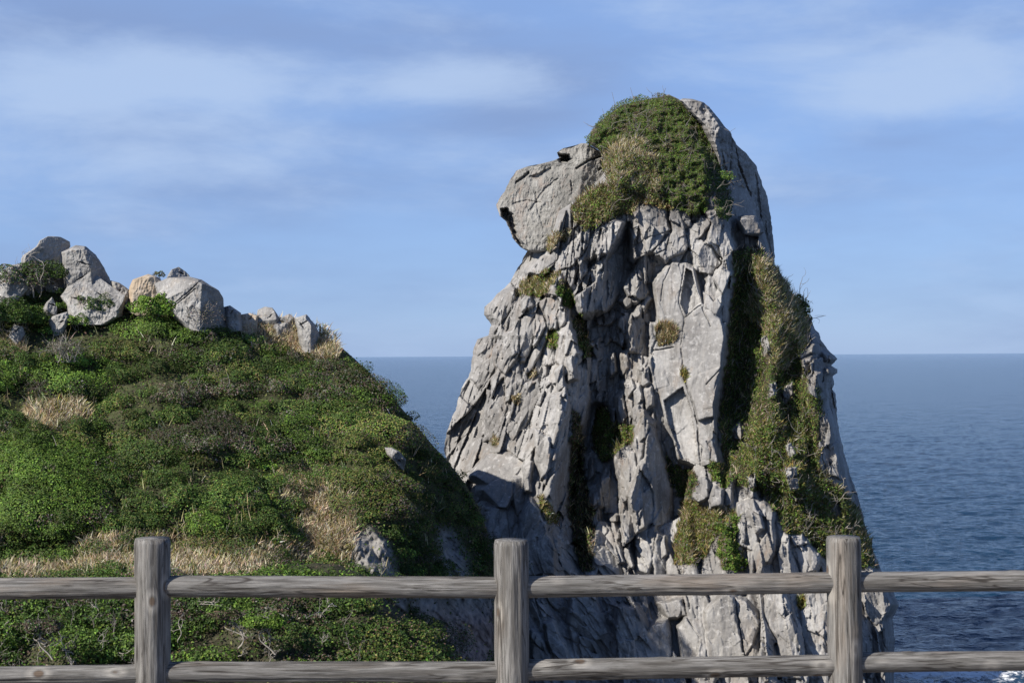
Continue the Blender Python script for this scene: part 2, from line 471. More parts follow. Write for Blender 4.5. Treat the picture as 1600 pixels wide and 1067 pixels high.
def fracture(sx, sy, tilt_x, tilt_y, off, seed, crack=0., cw=.09, warp=1.0):
    """the wall broken into tilted blocks that run along the bedding (cells of a stretched lattice)"""
    r = np.random.default_rng(seed)
    a = np.interp(GU, [700, 860, 960, 1100, 1200, 1330], [24, 16, 2, -4, -8, -12])
    a2 = np.interp(GU, [760, 900, 1080, 1200], [-14, -26, -22, -10])
    k = smooth(1120, 1040, GU)
    ab = a*(1-k)+a2*k
    X = (GU + np.tan(np.radians(a))*(np.minimum(GV, 850)-640)*.8 + np.tan(np.radians(ab))*np.maximum(GV-850, 0)*.8 + warp*(.55*WU + 7*perlin(GU/60, GV/80, seed)))/sx
    Y = (GV + warp*(.8*WV + 12*perlin(GU/50, GV/70, seed+1)))/sy
    nx, ny = 64, 64
    jx = r.uniform(-.42, .42, (nx, ny)); jy = r.uniform(-.45, .45, (nx, ny))
    tx = r.normal(0, 1, (nx, ny)); ty = r.normal(0, 1, (nx, ny)); of = r.normal(0, 1, (nx, ny))
    xi = np.floor(X).astype(int); yi = np.floor(Y).astype(int)
    f1 = np.full(X.shape, 9.); f2 = np.full(X.shape, 9.); h = np.zeros_like(X)
    for dx in (-1, 0, 1):
        for dy in (-1, 0, 1):
            i, j = (xi+dx) % nx, (yi+dy) % ny
            ex = X-(xi+dx+.5+jx[i, j]); ey = Y-(yi+dy+.5+jy[i, j])
            d = np.sqrt(ex*ex+ey*ey)
            hh = off*of[i, j] + np.tan(np.radians(np.clip(tilt_x*tx[i, j], -58, 58)))*ex*sx*S + np.tan(np.radians(tilt_y*ty[i, j]))*ey*sy*S
            nw = d < f1
            f2 = np.where(nw, f1, np.minimum(f2, d)); h = np.where(nw, hh, h); f1 = np.minimum(f1, d)
    return h - crack*np.exp(-((f2-f1)/cw)**2)
up = smooth(300, 380, GV)
H += up*fracture(64, 260, 22, 6, .55, 801, .25, .025)*(.45+.55*smooth(860, 930, GU))
H += up*fracture(25, 150, 27, 9, .30, 802, .16, .035, .8)*(.45+.55*smooth(1030, 960, GU)+.5*smooth(1130, 1180, GU))
HB = blur(H, 7)
# --- traced facets.  set(poly, yaw (+ faces left), pitch (+ faces up), lift)
T = slab
# dark wedge under the chest, facing right
T([(963,346),(984,346),(1000,398),(992,420),(974,452),(948,486),(912,488),(904,462),(928,420),(950,388)], -60, 8, .2, groove=.1)
T([(905,440),(935,404),(952,396),(930,440),(898,462),(896,470)], 40, 16, .5)
T([(1016,560),(985,548),(982,528),(988,497),(1016,485),(1014,520)], -48, 8, .7)
T([(976,450),(1000,420),(1004,434),(986,466)], 38, 12, 1.2)
T([(1000,424),(1015,455),(1012,470),(988,466),(1003,436)], -52, 8, 1.0)
T([(967,492),(982,487),(986,507),(977,522),(966,510)], 12, 8, .9)
T([(988,490),(1012,460),(1018,466),(1000,492),(986,500)], 25, 40, 1.2)
T([(922,512),(947,505),(953,511),(942,532),(922,536)], -20, 20, .6)
T([(922,545),(950,530),(975,545),(978,600),(965,640),(925,625)], -34, 8, .1)
T([(880,590),(915,560),(922,620),(905,690),(888,690),(893,640)], -50, 8, .2)
# left buttress
T([(750,528),(768,524),(777,575),(752,612),(735,590),(740,548)], 26, 8, .2)
T([(785,455),(806,452),(801,480),(790,498),(772,522),(766,505),(757,488)], 36, 14, .5)
T([(815,472),(827,462),(836,478),(817,487)], 10, 14, .8)
T([(800,515),(815,493),(814,550),(790,585),(777,572),(775,550),(787,525)], 32, 10, .5)
T([(814,495),(835,490),(838,510),(832,540),(820,567),(812,567),(812,512)], 14, 10, .45)
T([(836,490),(850,495),(854,510),(842,530),(833,545),(838,512)], 10, 10, .5)
T([(840,472),(870,462),(876,475),(869,515),(860,515),(850,487)], 26, 10, .8)
T([(875,478),(885,490),(885,502),(875,512),(870,495)], 20, 10, 1.0)
T([(852,450),(875,429),(882,437),(870,462),(852,460)], 34, 16, .9)
T([(840,535),(855,512),(857,522),(842,560),(825,585),(819,575)], 22, 10, .6)
T([(797,577),(810,565),(818,595),(811,617),(790,627),(788,600)], 16, 10, .4)
T([(889,504),(903,552),(883,577),(867,565),(872,522)], 36, 8, 1.1)
T([(852,545),(862,530),(868,545),(866,570),(850,572)], 30, 8, .8)
T([(848,640),(857,622),(877,614),(880,655),(866,700),(852,682),(842,668)], 32, 10, .9)
T([(837,672),(860,682),(861,712),(852,757),(840,730),(836,700)], 32, 12, 1.0)
T([(775,604),(788,590),(792,640),(772,690),(756,690),(762,640)], 30, 12, .2)
T([(820,600),(840,590),(846,612),(826,660),(800,690),(792,672),(806,630)], 30, 14, .4)
# smooth swelling at its foot
T([(760,712),(790,704),(818,720),(819,752),(800,762),(768,760),(738,742)], 22, 44, 1.0, groove=.2, warp=.7)
T([(752,765),(768,752),(800,745),(803,770),(790,795),(780,792)], 26, 34, .9, groove=.15, warp=.7)
T([(803,748),(820,740),(820,800),(812,815),(802,780)], -30, 12, .4)
T([(757,792),(790,794),(797,832),(795,880),(768,880)], 8, 14, .6, warp=.6)
T([(815,812),(830,780),(841,795),(866,855),(866,897),(822,900),(814,850)], 8, 12, .8, warp=.6)
T([(862,832),(882,857),(905,897),(925,940),(905,945),(870,870)], -28, 14, .4)
T([(820,730),(830,724),(827,768),(820,766)], 30, 8, 1.4)
# pinnacles of the middle
T([(1005,644),(1016,660),(1008,692),(1000,728),(991,704),(991,668)], 38, 8, 1.9)
T([(1016,662),(1030,702),(1052,766),(1050,815),(1020,822),(1002,735)], -56, 8, 1.0)
T([(962,700),(975,694),(992,706),(996,740),(984,765),(980,797),(969,770),(960,722)], 30, 10, 1.6)
T([(985,775),(1000,728),(1020,770),(1020,815),(995,835)], -50, 10, .9)
T([(937,745),(947,727),(964,750),(966,800),(946,804)], -12, 8, .6)
T([(919,752),(925,718),(929,740)], 34, 8, 1.3)
T([(928,772),(936,762),(940,790),(926,800)], 30, 8, 1.2)
T([(920,817),(934,792),(939,812),(954,822),(977,877),(962,882),(932,828)], 36, 26, 1.0)
T([(916,832),(934,832),(955,850),(976,897),(975,915),(925,915)], -18, 6, .5, warp=.6)
T([(990,838),(1006,826),(1022,822),(1026,866),(1012,895),(996,893)], 24, 16, 1.0)
T([(1026,832),(1042,840),(1040,900),(1024,912),(1020,880)], -34, 8, .6)
# slivers catching the sun in the shaded gully
for q in ([(1000,576),(1009,569),(1006,592)], [(977,600),(986,593),(992,606),(982,620)], [(990,612),(1000,603),(1003,624),(994,634)], [(964,622),(972,615),(980,650),(970,662)],
          [(988,642),(998,632),(1001,655),(990,668)], [(1004,580),(1013,572),(1015,597),(1006,602)], [(921,600),(932,595),(931,626),(924,632)], [(942,526),(950,518),(956,530),(946,541)],
          [(924,533),(936,527),(934,546)], [(950,560),(958,552),(962,580),(953,590)], [(972,556),(980,548),(984,575),(975,584)], [(934,566),(942,560),(944,590),(936,594)], [(1008,610),(1018,604),(1020,634),(1010,640)],
          [(886,560),(894,556),(897,590),(888,596)], [(870,580),(878,572),(882,604),(873,612)], [(940,700),(948,694),(950,722),(942,728)], [(908,700),(914,694),(917,730),(910,738)], [(900,756),(908,748),(911,790),(903,796)],
          [(955,812),(962,806),(968,840),(960,846)], [(996,800),(1004,794),(1008,822),(1000,828)], [(975,860),(984,852),(990,884),(980,892)], [(1030,846),(1038,838),(1042,866),(1034,872)]):
    T(q, 36, 8, .95, groove=.1, warp=.6)
T([(928,498),(958,484),(976,492),(956,505),(934,509)], 10, 42, .8)
T([(968,470),(990,462),(1000,470),(980,480)], 20, 40, 1.1)
# great pale slab: two tall leaves with thin joints
T([(1022,442),(1036,424),(1050,411),(1070,413),(1066,440),(1061,472),(1069,500),(1064,540),(1067,586),(1080,622),(1089,660),(1093,727),(1062,716),(1042,662),(1030,616),(1017,566),(1021,546),(1031,500)], 22, 7, .45, warp=.6, groove=.1, bevel=.012)
T([(1071,413),(1082,420),(1096,474),(1127,500),(1131,525),(1126,577),(1113,612),(1115,690),(1122,722),(1096,728),(1090,660),(1081,622),(1068,586),(1065,540),(1070,500),(1062,472),(1067,440)], 25, 7, .75, warp=.6, groove=.12, bevel=.012)
T([(1071,592),(1100,582),(1126,572),(1113,612),(1114,650),(1092,656),(1082,622)], 30, 15, .72, warp=.6, groove=.0, bevel=.012)
T([(1038,626),(1068,604),(1080,640),(1092,727),(1064,716),(1045,662)], 25, 10, .5, warp=.6, groove=.05, bevel=.012)
T([(1072,420),(1080,424),(1094,474),(1072,492),(1064,474)], 17, 9, .85, warp=.6, groove=.04, bevel=.012)
T([(1100,458),(1118,462),(1126,476),(1120,494),(1100,480)], 20, 10, 1.0, warp=.6, groove=.08, bevel=.015)
T([(1125,415),(1142,428),(1131,462),(1115,435)], 32, 10, 1.0)
T([(1106,432),(1114,436),(1124,462),(1116,470),(1104,455)], 10, 10, .7, warp=1.2, groove=.05)
T([(1128,465),(1141,432),(1143,470),(1138,500),(1128,505)], -60, 4, .0)
# chest
T([(987,342),(1012,312),(1040,322),(1046,360),(1020,392),(992,404)], 14, 10, .5, warp=1.2, groove=.05)
T([(1042,326),(1062,331),(1072,366),(1074,388),(1042,408),(1022,394),(1048,362)], 10, 14, .55, warp=1.2, groove=.05)
T([(1072,358),(1100,335),(1111,350),(1082,386)], 28, 12, .8, warp=1.2, groove=.05)
T([(1102,330),(1128,326),(1136,366),(1146,392),(1130,406),(1105,382),(1111,352)], -26, 8, .5)
T([(935,352),(962,342),(972,348),(952,392),(920,404),(898,420)], 32, 14, .7)
T([(1090,372),(1112,384),(1128,410),(1112,432),(1086,420),(1078,395)], 8, 10, .6, warp=1.2, groove=.05)
T([(880,390),(900,372),(918,384),(900,412),(872,425),(858,424)], 34, 18, .5)
T([(846,404),(872,388),(868,410),(846,430),(826,424)], 34, 22, .5)
# lower right gullies and foot
T([(1087,748),(1105,744),(1107,775),(1092,787),(1080,777)], 32, 18, 1.0)
T([(1107,782),(1117,761),(1127,765),(1127,787),(1110,793)], 30, 12, 1.2)
T([(1132,765),(1142,735),(1148,742),(1142,790),(1133,790)], 20, 8, 1.0)
T([(1152,787),(1178,776),(1207,795),(1211,860),(1202,877),(1170,897),(1176,862),(1152,848)], 16, 12, .7)
T([(1177,780),(1186,800),(1194,826),(1182,832),(1172,805)], 26, 10, 1.2)
T([(1142,672),(1157,658),(1163,680),(1155,688),(1145,686)], 30, 8, 1.1)
T([(1120,660),(1132,656),(1134,692),(1122,700)], 24, 8, .8)
T([(1280,652),(1290,649),(1299,677),(1298,697),(1284,705),(1277,690)], 16, 8, 1.0)
T([(1285,700),(1308,692),(1312,747),(1294,742),(1286,718)], 14, 8, 1.2)
T([(1225,733),(1245,730),(1246,744),(1226,746)], 10, 14, 1.6)
T([(1228,748),(1247,746),(1248,762),(1235,767)], 10, 4, 1.5)
T([(1225,697),(1236,692),(1244,708),(1232,716)], 10, 10, 1.2)
T([(1232,838),(1254,834),(1262,848),(1240,852)], 6, 30, 1.2)
T([(1236,856),(1258,850),(1278,866),(1276,892),(1252,897),(1240,870)], 12, 10, 1.1)
T([(1227,606),(1237,596),(1240,614),(1226,633),(1220,618)], 20, 8, 1.3)
T([(1264,592),(1274,586),(1275,622),(1264,613)], 16, 8, 1.4)
T([(1249,553),(1271,540),(1271,549),(1252,560)], 14, 28, 1.5)
T([(1253,563),(1268,557),(1268,567),(1254,570)], 14, 20, 1.4)
T([(1286,551),(1300,551),(1306,560),(1304,566),(1286,566)], 10, 30, 1.6, warp=.4)
T([(1286,579),(1296,575),(1294,590),(1285,597)], 22, 12, 1.3)
T([(1264,522),(1276,526),(1282,536),(1270,538)], 20, 26, 1.2)
# foot, below the rail
T([(1102,954),(1134,927),(1146,932),(1150,960),(1162,1026),(1105,1040)], 14, 8, .7)
T([(1148,930),(1162,936),(1187,970),(1180,1000),(1164,1024),(1154,970)], 12, 12, .8)
T([(1197,920),(1224,920),(1237,958),(1250,1008),(1252,1060),(1216,1060),(1213,997),(1194,964)], 18, 8, .9)
T([(1250,956),(1267,922),(1296,920),(1304,1010),(1302,1070),(1264,1070),(1253,985)], 14, 8, .9)
T([(1349,925),(1396,920),(1405,946),(1368,977),(1350,956)], 6, -4, 1.6)
T([(1372,990),(1396,972),(1398,1030),(1379,1040)], 8, 6, .6)
T([(1030,942),(1065,936),(1073,962),(1044,966)], 12, 14, 1.5)
T([(1060,981),(1072,965),(1094,995),(1084,1060),(1064,1040)], 22, 8, .7)
T([(965,948),(993,950),(1014,978),(1040,970),(1050,1020),(1032,1060),(960,1060)], -10, 8, .5, warp=.6)
T([(895,930),(925,930),(946,964),(963,1000),(970,1070),(905,1070),(888,972)], -14, 10, .5, warp=.6)
T([(850,974),(862,969),(892,1030),(900,1070),(876,1070)], 16, 8, .9)
T([(830,985),(848,990),(880,1070),(835,1070)], 6, 8, .7)
HB = blur(H, 5)
# smaller ribs and chips: strong on the left flank and in the gullies, faint on the great slab
m_fine = .30 + .38*smooth(900, 840, GU)*smooth(420, 480, GV) + .5*smooth(860, 900, GU)*smooth(1030, 1000, GU) + .45*smooth(1130, 1170, GU) - .1*smooth(860, 940, GV)
m_fine *= 1-.75*smooth(26, -6, sdf([(735,700),(825,700),(830,760),(870,860),(870,910),(760,900)], GU, GV))
m_fine *= 1-.85*smooth(10, -6, sdf([(1018,445),(1060,405),(1090,440),(1135,500),(1128,600),(1122,735),(1085,735),(1030,640),(1015,560)], GU, GV))
m_fine += .45*smooth(770, 840, GV)*smooth(1000, 940, GU)
m_fine = np.clip(m_fine, 0, 1.1)*up*(1-.36*HM)
H += m_fine*fracture(12, 50, 29, 17, .13, 803, .06, .035, .45)
H += m_fine*fracture(5.5, 20, 26, 18, .05, 804, 0, .1, .4)
# mid-sized breaks on the chest and faint ones on the great slab
m_mid = .9*smooth(10, -10, sdf([(880,400),(985,335),(1015,308),(1130,322),(1150,395),(1120,440),(1085,415),(1040,410),(1000,420),(900,440)], GU, GV)) + .22*smooth(10, -6, sdf([(1018,445),(1060,405),(1090,440),(1135,500),(1128,600),(1122,735),(1085,735),(1030,640),(1015,560)], GU, GV))
m_mid *= 1-.55*HM
H += m_mid*fracture(30, 44, 20, 16, .16, 811, .10, .03, .5)
H += m_mid*fracture(12, 17, 16, 14, .05, 812, .03, .05, .5)
def joint(pts, depth=.3, w=.8):
    p = np.array(pts, float); d2 = np.full(GU.shape, 1e9)
    for (ax, ay), (bx, by) in zip(p[:-1], p[1:]):
        ex, ey = bx-ax, by-ay; u = GU+.45*WU; v = GV+.45*WV
        t = np.clip(((u-ax)*ex+(v-ay)*ey)/(ex*ex+ey*ey), 0, 1); d2 = np.minimum(d2, (u-ax-t*ex)**2+(v-ay-t*ey)**2)
    H[:] -= depth*np.exp(-d2/w**2)
joint([(1095,477),(1082,486),(1070,497)], .25); joint([(1050,412),(1037,440),(1033,472)], .2); joint([(1125,577),(1112,590),(1104,600)], .3); joint([(1097,480),(1106,500),(1110,510)], .25)
joint([(1052,542),(1036,545),(1020,548)], .4); joint([(1086,650),(1092,665),(1090,690),(1097,700),(1095,720)], .35); joint([(1104,690),(1112,700),(1110,716)], .25)
joint([(1044,330),(1048,362),(1040,390),(1022,398)], .3); joint([(1062,332),(1071,360),(1076,388)], .35); joint([(990,385),(1010,372),(1046,362)], .2)
# hollows where plants root
carve([(880,430),(900,470),(930,560),(915,560),(890,500),(870,450)], .5)
carve([(925,640),(950,630),(960,690),(950,740),(920,760),(910,800),(930,890),(900,890),(890,780),(915,700)], .7)
H += (.16-.09*HM)*fbm(GU/34, GV/60, 4, 40) + .03*fbm(GU/6, GV/8, 3, 60)
# plant cushions bulge a little
CAP = [(914,222),(922,205),(938,182),(962,162),(990,148),(1016,150),(1040,145),(1062,156),(1080,176),(1098,200),(1110,240),(1113,290),(1107,330),(1085,342),(1062,327),(1035,315),(1000,310),(978,302),(950,290),(956,262),(944,240)]
GUL = [(1142,392),(1170,384),(1192,388),(1212,418),(1235,452),(1256,482),(1268,510),(1262,540),(1250,552),(1262,590),(1284,610),(1288,650),(1276,690),(1286,740),(1320,770),(1345,800),(1362,850),(1372,888),(1300,888),(1262,846),(1228,836),(1212,800),(1190,770),(1150,760),(1128,715),(1122,660),(1128,600),(1138,540),(1136,500),(1146,450)]
BARE = [[(1142,672),(1157,657),(1164,680),(1155,690),(1144,688)],[(1280,650),(1292,648),(1300,677),(1300,694),(1310,694),(1313,748),(1294,744),(1286,718),(1277,690)],[(1224,730),(1246,728),(1249,764),(1234,768)],
 [(1225,695),(1237,690),(1246,709),(1232,718)],[(1226,606),(1238,594),(1242,614),(1227,635),(1219,618)],[(1263,590),(1276,585),(1276,624),(1263,614)],[(1248,553),(1272,539),(1272,560),(1254,572)],[(1284,549),(1310,558),(1306,600),(1284,598)],
 [(1186,528),(1198,524),(1206,544),(1194,556)],[(1230,836),(1256,832),(1280,866),(1278,894),(1250,898),(1238,870)],[(1202,600),(1214,596),(1212,618),(1200,622)],[(1168,742),(1180,738),(1184,760),(1170,764)],[(1300,790),(1312,784),(1318,806),(1304,810)]]
gm_ = smooth(4, -10, sdf(GUL, GU, GV))
for poly in BARE: gm_ *= smooth(-2, 4, sdf(poly, GU, GV))
H = H*(1-.8*gm_) + blur(H, 9)*.8*gm_
for poly, k in ((CAP, .055), (GUL, .012)):
    d = sdf(poly, GU, GV); bl = np.minimum(k*np.maximum(-d, 0), (.75 if poly is CAP else .4)*np.ones_like(d))
    H += bl*(1+.75*perlin(GU/15, GV/13, 640)+.35*perlin(GU/7, GV/6, 641))
def samp(A, u, v):
    x = np.clip(np.asarray(u)-U0, 0, A.shape[1]-1.001); y = np.clip(np.asarray(v)-V0, 0, A.shape[0]-1.001)
    i = y.astype(int); j = x.astype(int); fy = y-i; fx = x-j
    return (A[i, j]*(1-fx)+A[i, j+1]*fx)*(1-fy) + (A[i+1, j]*(1-fx)+A[i+1, j+1]*fx)*fy
def edge_l(v): 
    a = np.array(OUT_L, float); return np.interp(v, a[:, 0], a[:, 1]) + 1.6*fbm(v/9.0, v*0+3.3, 3, 70)
def edge_r(v):
    a = np.array(OUT_R, float); return np.interp(v, a[:, 0], a[:, 1]) + 1.6*fbm(v/9.0, v*0+8.3, 3, 80)
def closed_relief(name, vs, L, R, front, back, Yc, mat, n=600, nb=40, colf=None):
    """closed ring of front and back columns for every row"""
    t = np.linspace(0, 1, n); t = .62*t + .38*(.5-.5*np.cos(math.pi*t))
    U = L[:, None] + (R-L)[:, None]*t; Vv = np.repeat(vs[:, None], n, 1)
    D = front(U, Vv)
    pf = P(U, Vv, Yc-D)
    tb = np.linspace(0, 1, nb+2)[1:-1][::-1]
    Ub = L[:, None] + (R-L)[:, None]*tb; Vb = np.repeat(vs[:, None], nb, 1)
    pb = P(Ub, Vb, Yc+back(Ub, Vb, tb[None, :]))
    ring = np.concatenate([pf, pb], 1); m = ring.shape[1]
    idx = np.arange(len(vs)*m).reshape(len(vs), m)
    nx = np.roll(idx, -1, 1)
    q = np.stack([idx[:-1], idx[1:], nx[1:], nx[:-1]], -1).reshape(-1, 4)
    col = None
    if colf is not None:
        k = np.zeros(ring.shape[:2]); k[:, :n] = colf(U, Vv); col = np.repeat(k.reshape(-1, 1), 3, 1)
    return mesh_obj(name, ring.reshape(-1, 3), q, mat, None, col)
vs = np.concatenate([np.arange(148, 1075, 1.0), np.arange(1075, 1268, 6.0)])
L_, R_ = edge_l(vs), edge_r(vs)
def front_main(U, V):
    d = samp(H, U, V)
    e = np.minimum(U-L_[:, None], R_[:, None]-U)
    return np.maximum(d, -.3)*np.sqrt(np.clip(e/14, 0, 1)) 
def back_main(U, V, t):
    return (R_-L_)[:, None]*S*.5*np.sqrt(np.clip(1-(2*t-1)**2, 0, 1))
SOIL_PATCHES = [CAP, GUL,
 [(960,300),(1000,300),(1062,318),(1052,332),(1020,322),(1000,318),(985,312)],
 [(893,318),(908,306),(925,292),(955,290),(978,296),(998,316),(990,334),(960,342),(940,352),(914,362),(896,344)],
 [(842,386),(852,372),(872,361),(894,360),(884,376),(868,384),(862,396),(848,394)],
 [(806,462),(814,440),(836,430),(852,418),(862,426),(874,428),(860,448),(846,466),(822,462)],
 [(870,444),(880,436),(892,452),(897,474),(894,484),(878,474),(870,462)],
 [(894,494),(908,492),(918,512),(926,556),(914,560),(902,534)],
 [(852,524),(864,516),(874,522),(870,540),(862,546),(854,536)],
 [(1024,512),(1034,503),(1048,506),(1063,518),(1056,532),(1040,542),(1026,541)],
 [(798,628),(804,618),(815,618),(812,632)],
 [(764,690),(770,681),(780,684),(776,698)],
 [(824,582),(836,574),(840,584),(830,592)],
 [(1062,582),(1068,570),(1074,590),(1070,602)],
 [(930,640),(946,634),(958,660),(988,664),(992,690),(968,700),(954,722),(936,720),(926,690)],
 [(893,640),(908,650),(914,700),(912,740),(928,800),(926,892),(906,896),(898,850),(886,790),(890,720)],
 [(838,778),(848,772),(856,786),(872,806),(872,820),(858,816),(846,800)],
 [(1040,710),(1052,724),(1084,738),(1092,752),(1078,776),(1058,776),(1044,750)],
 [(1066,780),(1084,780),(1106,796),(1128,792),(1150,800),(1146,830),(1120,836),(1106,866),(1088,884),(1052,880),(1050,850),(1060,820)],
 [(1118,812),(1140,802),(1156,810),(1150,836),(1156,860),(1172,884),(1158,894),(1130,890),(1118,866),(1122,840)],
 [(1102,728),(1116,720),(1132,726),(1146,750),(1134,762),(1112,750)],
 [(1246,930),(1258,930),(1258,946),(1250,956),(1246,944)],
 [(1236,464),(1244,460),(1254,460),(1262,470),(1268,486),(1268,500),(1258,494),(1246,478)],
 [(1122,268),(1132,266),(1146,270),(1150,282),(1140,284),(1128,280)]]
SOILM = np.zeros_like(H)
for poly in SOIL_PATCHES: SOILM = np.maximum(SOILM, smooth(3, -3, sdf(poly, GU+7*perlin(GU/11, GV/11, 610), GV+7*perlin(GU/11, GV/11, 611))))
for poly in BARE: SOILM *= smooth(-1, 3, sdf(poly, GU, GV))
stack = closed_relief('sea_stack', vs, L_, R_, front_main, back_main, Y0, MAT_ROCK, 700, 50, lambda u, v: samp(SOILM, u, v))
set_origin(stack, P(1040, 1133, Y0))
stack['label'] = 'towering grey sea stack shaped like a monkey in profile, rising out of the blue sea'
stack['category'] = 'rock'

def inflate(name, poly, Yc, depth, mat, rim=18, yaw=0, pitch=0, step=.7, facets=0, rough=.12, carves=(), seed=0, noise_px=18, wob=1.0, planes=(), n=None, backk=.8, foot=False):
    """a boulder from its traced outline: rounded front and back of real thickness, facets and pits"""
    p = np.asarray(poly, float)
    v = np.arange(p[:, 1].min()+.2, p[:, 1].max()-.1, step)
    Ls, Rs = [], []
    q = np.roll(p, -1, 0)
    for y in v:
        xs = []
        for (ax, ay), (bx, by) in zip(p, q):
            if (ay > y) != (by > y): xs.append(ax + (bx-ax)*(y-ay)/(by-ay))
        Ls.append(min(xs)); Rs.append(max(xs))
    L = np.array(Ls) + wob*fbm(v/10, v*0+seed*3.1, 3, 90+seed); R = np.array(Rs) + wob*fbm(v/10, v*0+seed*5.7, 3, 95+seed)
    R = np.maximum(R, L+.5)
    uc, vc = p[:, 0].mean(), p[:, 1].mean(); s = Yc/F
    lo = v.min(); hi = v.max()
    def prof(U, V):
        e = np.minimum(np.minimum(U-L[:, None], R[:, None]-U), np.minimum(V-lo, (hi-V)+(99 if foot else 0))*1.2)
        x = np.clip(e/rim, 0, 1)
        return np.sqrt(np.clip(1-(1-x)**2, 0, 1))
    rr = np.random.default_rng(500+seed)
    def front(U, V):
        k = prof(U, V); D = depth*k
        fl = depth*.0
        for (a, b, c) in planes:      # cutting planes give flat faces: yaw, pitch, reach
            D = np.minimum(D, c*depth + math.tan(math.radians(a))*(U-uc)*s + math.tan(math.radians(b))*(V-vc)*s)
        for _ in range(facets):
            a, b = rr.normal(0, 30), rr.normal(10, 22)
            D = np.minimum(D, depth*rr.uniform(.82, 1.0) + math.tan(math.radians(a))*(U-rr.uniform(p[:,0].min(), p[:,0].max()))*s + math.tan(math.radians(b))*(V-vc)*s)
        D = D + k*(rough*fbm(U/noise_px, V/noise_px, 5, 200+seed) + rough*.35*ridged(U/(noise_px*.5)+.3*V/noise_px, V/noise_px, 3, 230+seed))
        for cp, dd, soft in carves:
            dist = sdf(cp, U+1.2*perlin(U/4, V/4, 31)+1.6*perlin(U/9, V/9, 35), V+1.2*perlin(U/4, V/4, 32))
            D = D - dd*smooth(soft, -soft, dist)*(1+.35*perlin(U/5, V/5, 33))
        return D + math.tan(math.radians(yaw))*(U-uc)*s + math.tan(math.radians(pitch))*(V-vc)*s*k
    def back(U, V, t):
        bk = backk*depth*np.sqrt(np.clip(1-(2*t-1)**2, 0, 1))*np.clip((V-lo)/rim, 0, 1)**.5*(1 if foot else np.clip((hi-V)/rim, 0, 1)**.5) - math.tan(math.radians(yaw))*(U-uc)*s
        return np.maximum(bk, .5*np.sqrt(np.clip(1-(2*t-1)**2, 0, 1))-front(U, V))
    if n is None: n = int(np.clip((R-L).max()/step*1.2, 24, 420))
    o = closed_relief(name, v, L, R, front, back, Yc, mat, n, max(10, n//6))
    return set_origin(o, P(uc, hi, Yc))
FACE = [(900,227),(908,224),(916,224),(945,240),(966,250),(962,290),(940,322),(905,350),(888,372),(862,392),(840,396),(823,392),(812,386),(801,372),(796,358),(790,346),(781,338),(775,320),(780,311),(788,300),(797,281),(807,267),(825,260),(845,256),(865,251),(874,247),(870,239),(880,232)]
face = inflate('head_boulder', FACE, Y0-.2, 3.3, MAT_FACE, rim=13, yaw=-6, pitch=3, seed=1, rough=.20, noise_px=15, planes=((9, 6, .93), (34, 30, 1.12), (-8, -10, 1.0), (2, 44, 1.25)), wob=1.2, step=.6,
    facets=3, carves=[([(783,327),(792,326),(801,336),(806,352),(809,370),(819,384),(822,390),(814,387),(804,374),(798,360),(792,346),(785,338)], 1.7, 2.6),
            ([(871,240),(878,242),(889,242),(892,249),(886,254),(877,253),(873,248)], 2.4, 2.0),
            ([(806,284),(816,277),(826,268),(827,272),(816,281),(806,287)], .5, 1.6), ([(828,276),(840,272),(860,262),(862,265),(845,276),(838,279)], .3, 1.4),
            ([(900,262),(918,250),(942,242),(943,244),(920,253),(901,265)], .4, 1.0), ([(934,264),(952,254),(953,257),(936,267)], .5, 1.2), ([(826,330),(850,294),(872,278),(873,280),(852,297),(828,332)], .15, 1.0),
            ([(893,280),(897,296),(894,300),(891,284)], .2, 1.5), ([(838,300),(842,330),(850,352),(847,353),(839,331),(836,302)], .14, 1.2), ([(800,318),(822,312),(846,316),(846,318),(822,315),(800,321)], .14, 1.0)])
reparent(face, stack)
BACKS = [(1062,157),(1068,154),(1082,155),(1098,160),(1108,168),(1120,182),(1132,197),(1140,205),(1150,225),(1166,240),(1181,258),(1190,285),(1200,312),(1205,340),(1209,380),(1211,412),(1202,420),(1178,410),(1160,392),(1148,350),(1130,292),(1116,240),(1096,196),(1074,172)]
backs = inflate('nape_slab', BACKS, Y0-1.0, 4.2, MAT_ROCK, rim=30, yaw=0, pitch=2, seed=2, rough=.34, noise_px=13, wob=1.6, planes=((-56,-12,.2),(10,10,.85)), step=.8,
    carves=[([(1142,214),(1145,216),(1142,262),(1140,296),(1138,296),(1139,255)], .3, 1.5), ([(1150,300),(1172,330),(1180,342),(1176,342),(1150,306)], .5, 1.5), ([(1156,366),(1180,372),(1196,366),(1196,370),(1178,377),(1156,370)], .6, 1.4),
            ([(1100,160),(1108,170),(1100,180),(1094,172)], .4, 2), ([(1150,232),(1156,258),(1172,300),(1178,330),(1170,302),(1153,260)], .5, 1.2), ([(1128,236),(1134,262),(1152,306),(1150,308),(1130,264)], .4, 1.2), ([(1180,270),(1186,300),(1190,345),(1187,345),(1183,302)], .4, 1.4), ([(1196,345),(1200,380),(1202,405),(1199,405),(1196,380)], .4, 1.2)])
reparent(backs, stack)
blk = inflate('wedged_block', [(1150,345),(1158,336),(1180,337),(1190,350),(1196,363),(1184,371),(1160,366)], Y0-2.2, 1.5, MAT_ROCK, rim=9, seed=3, rough=.1, yaw=-14, step=.6)
reparent(blk, stack)
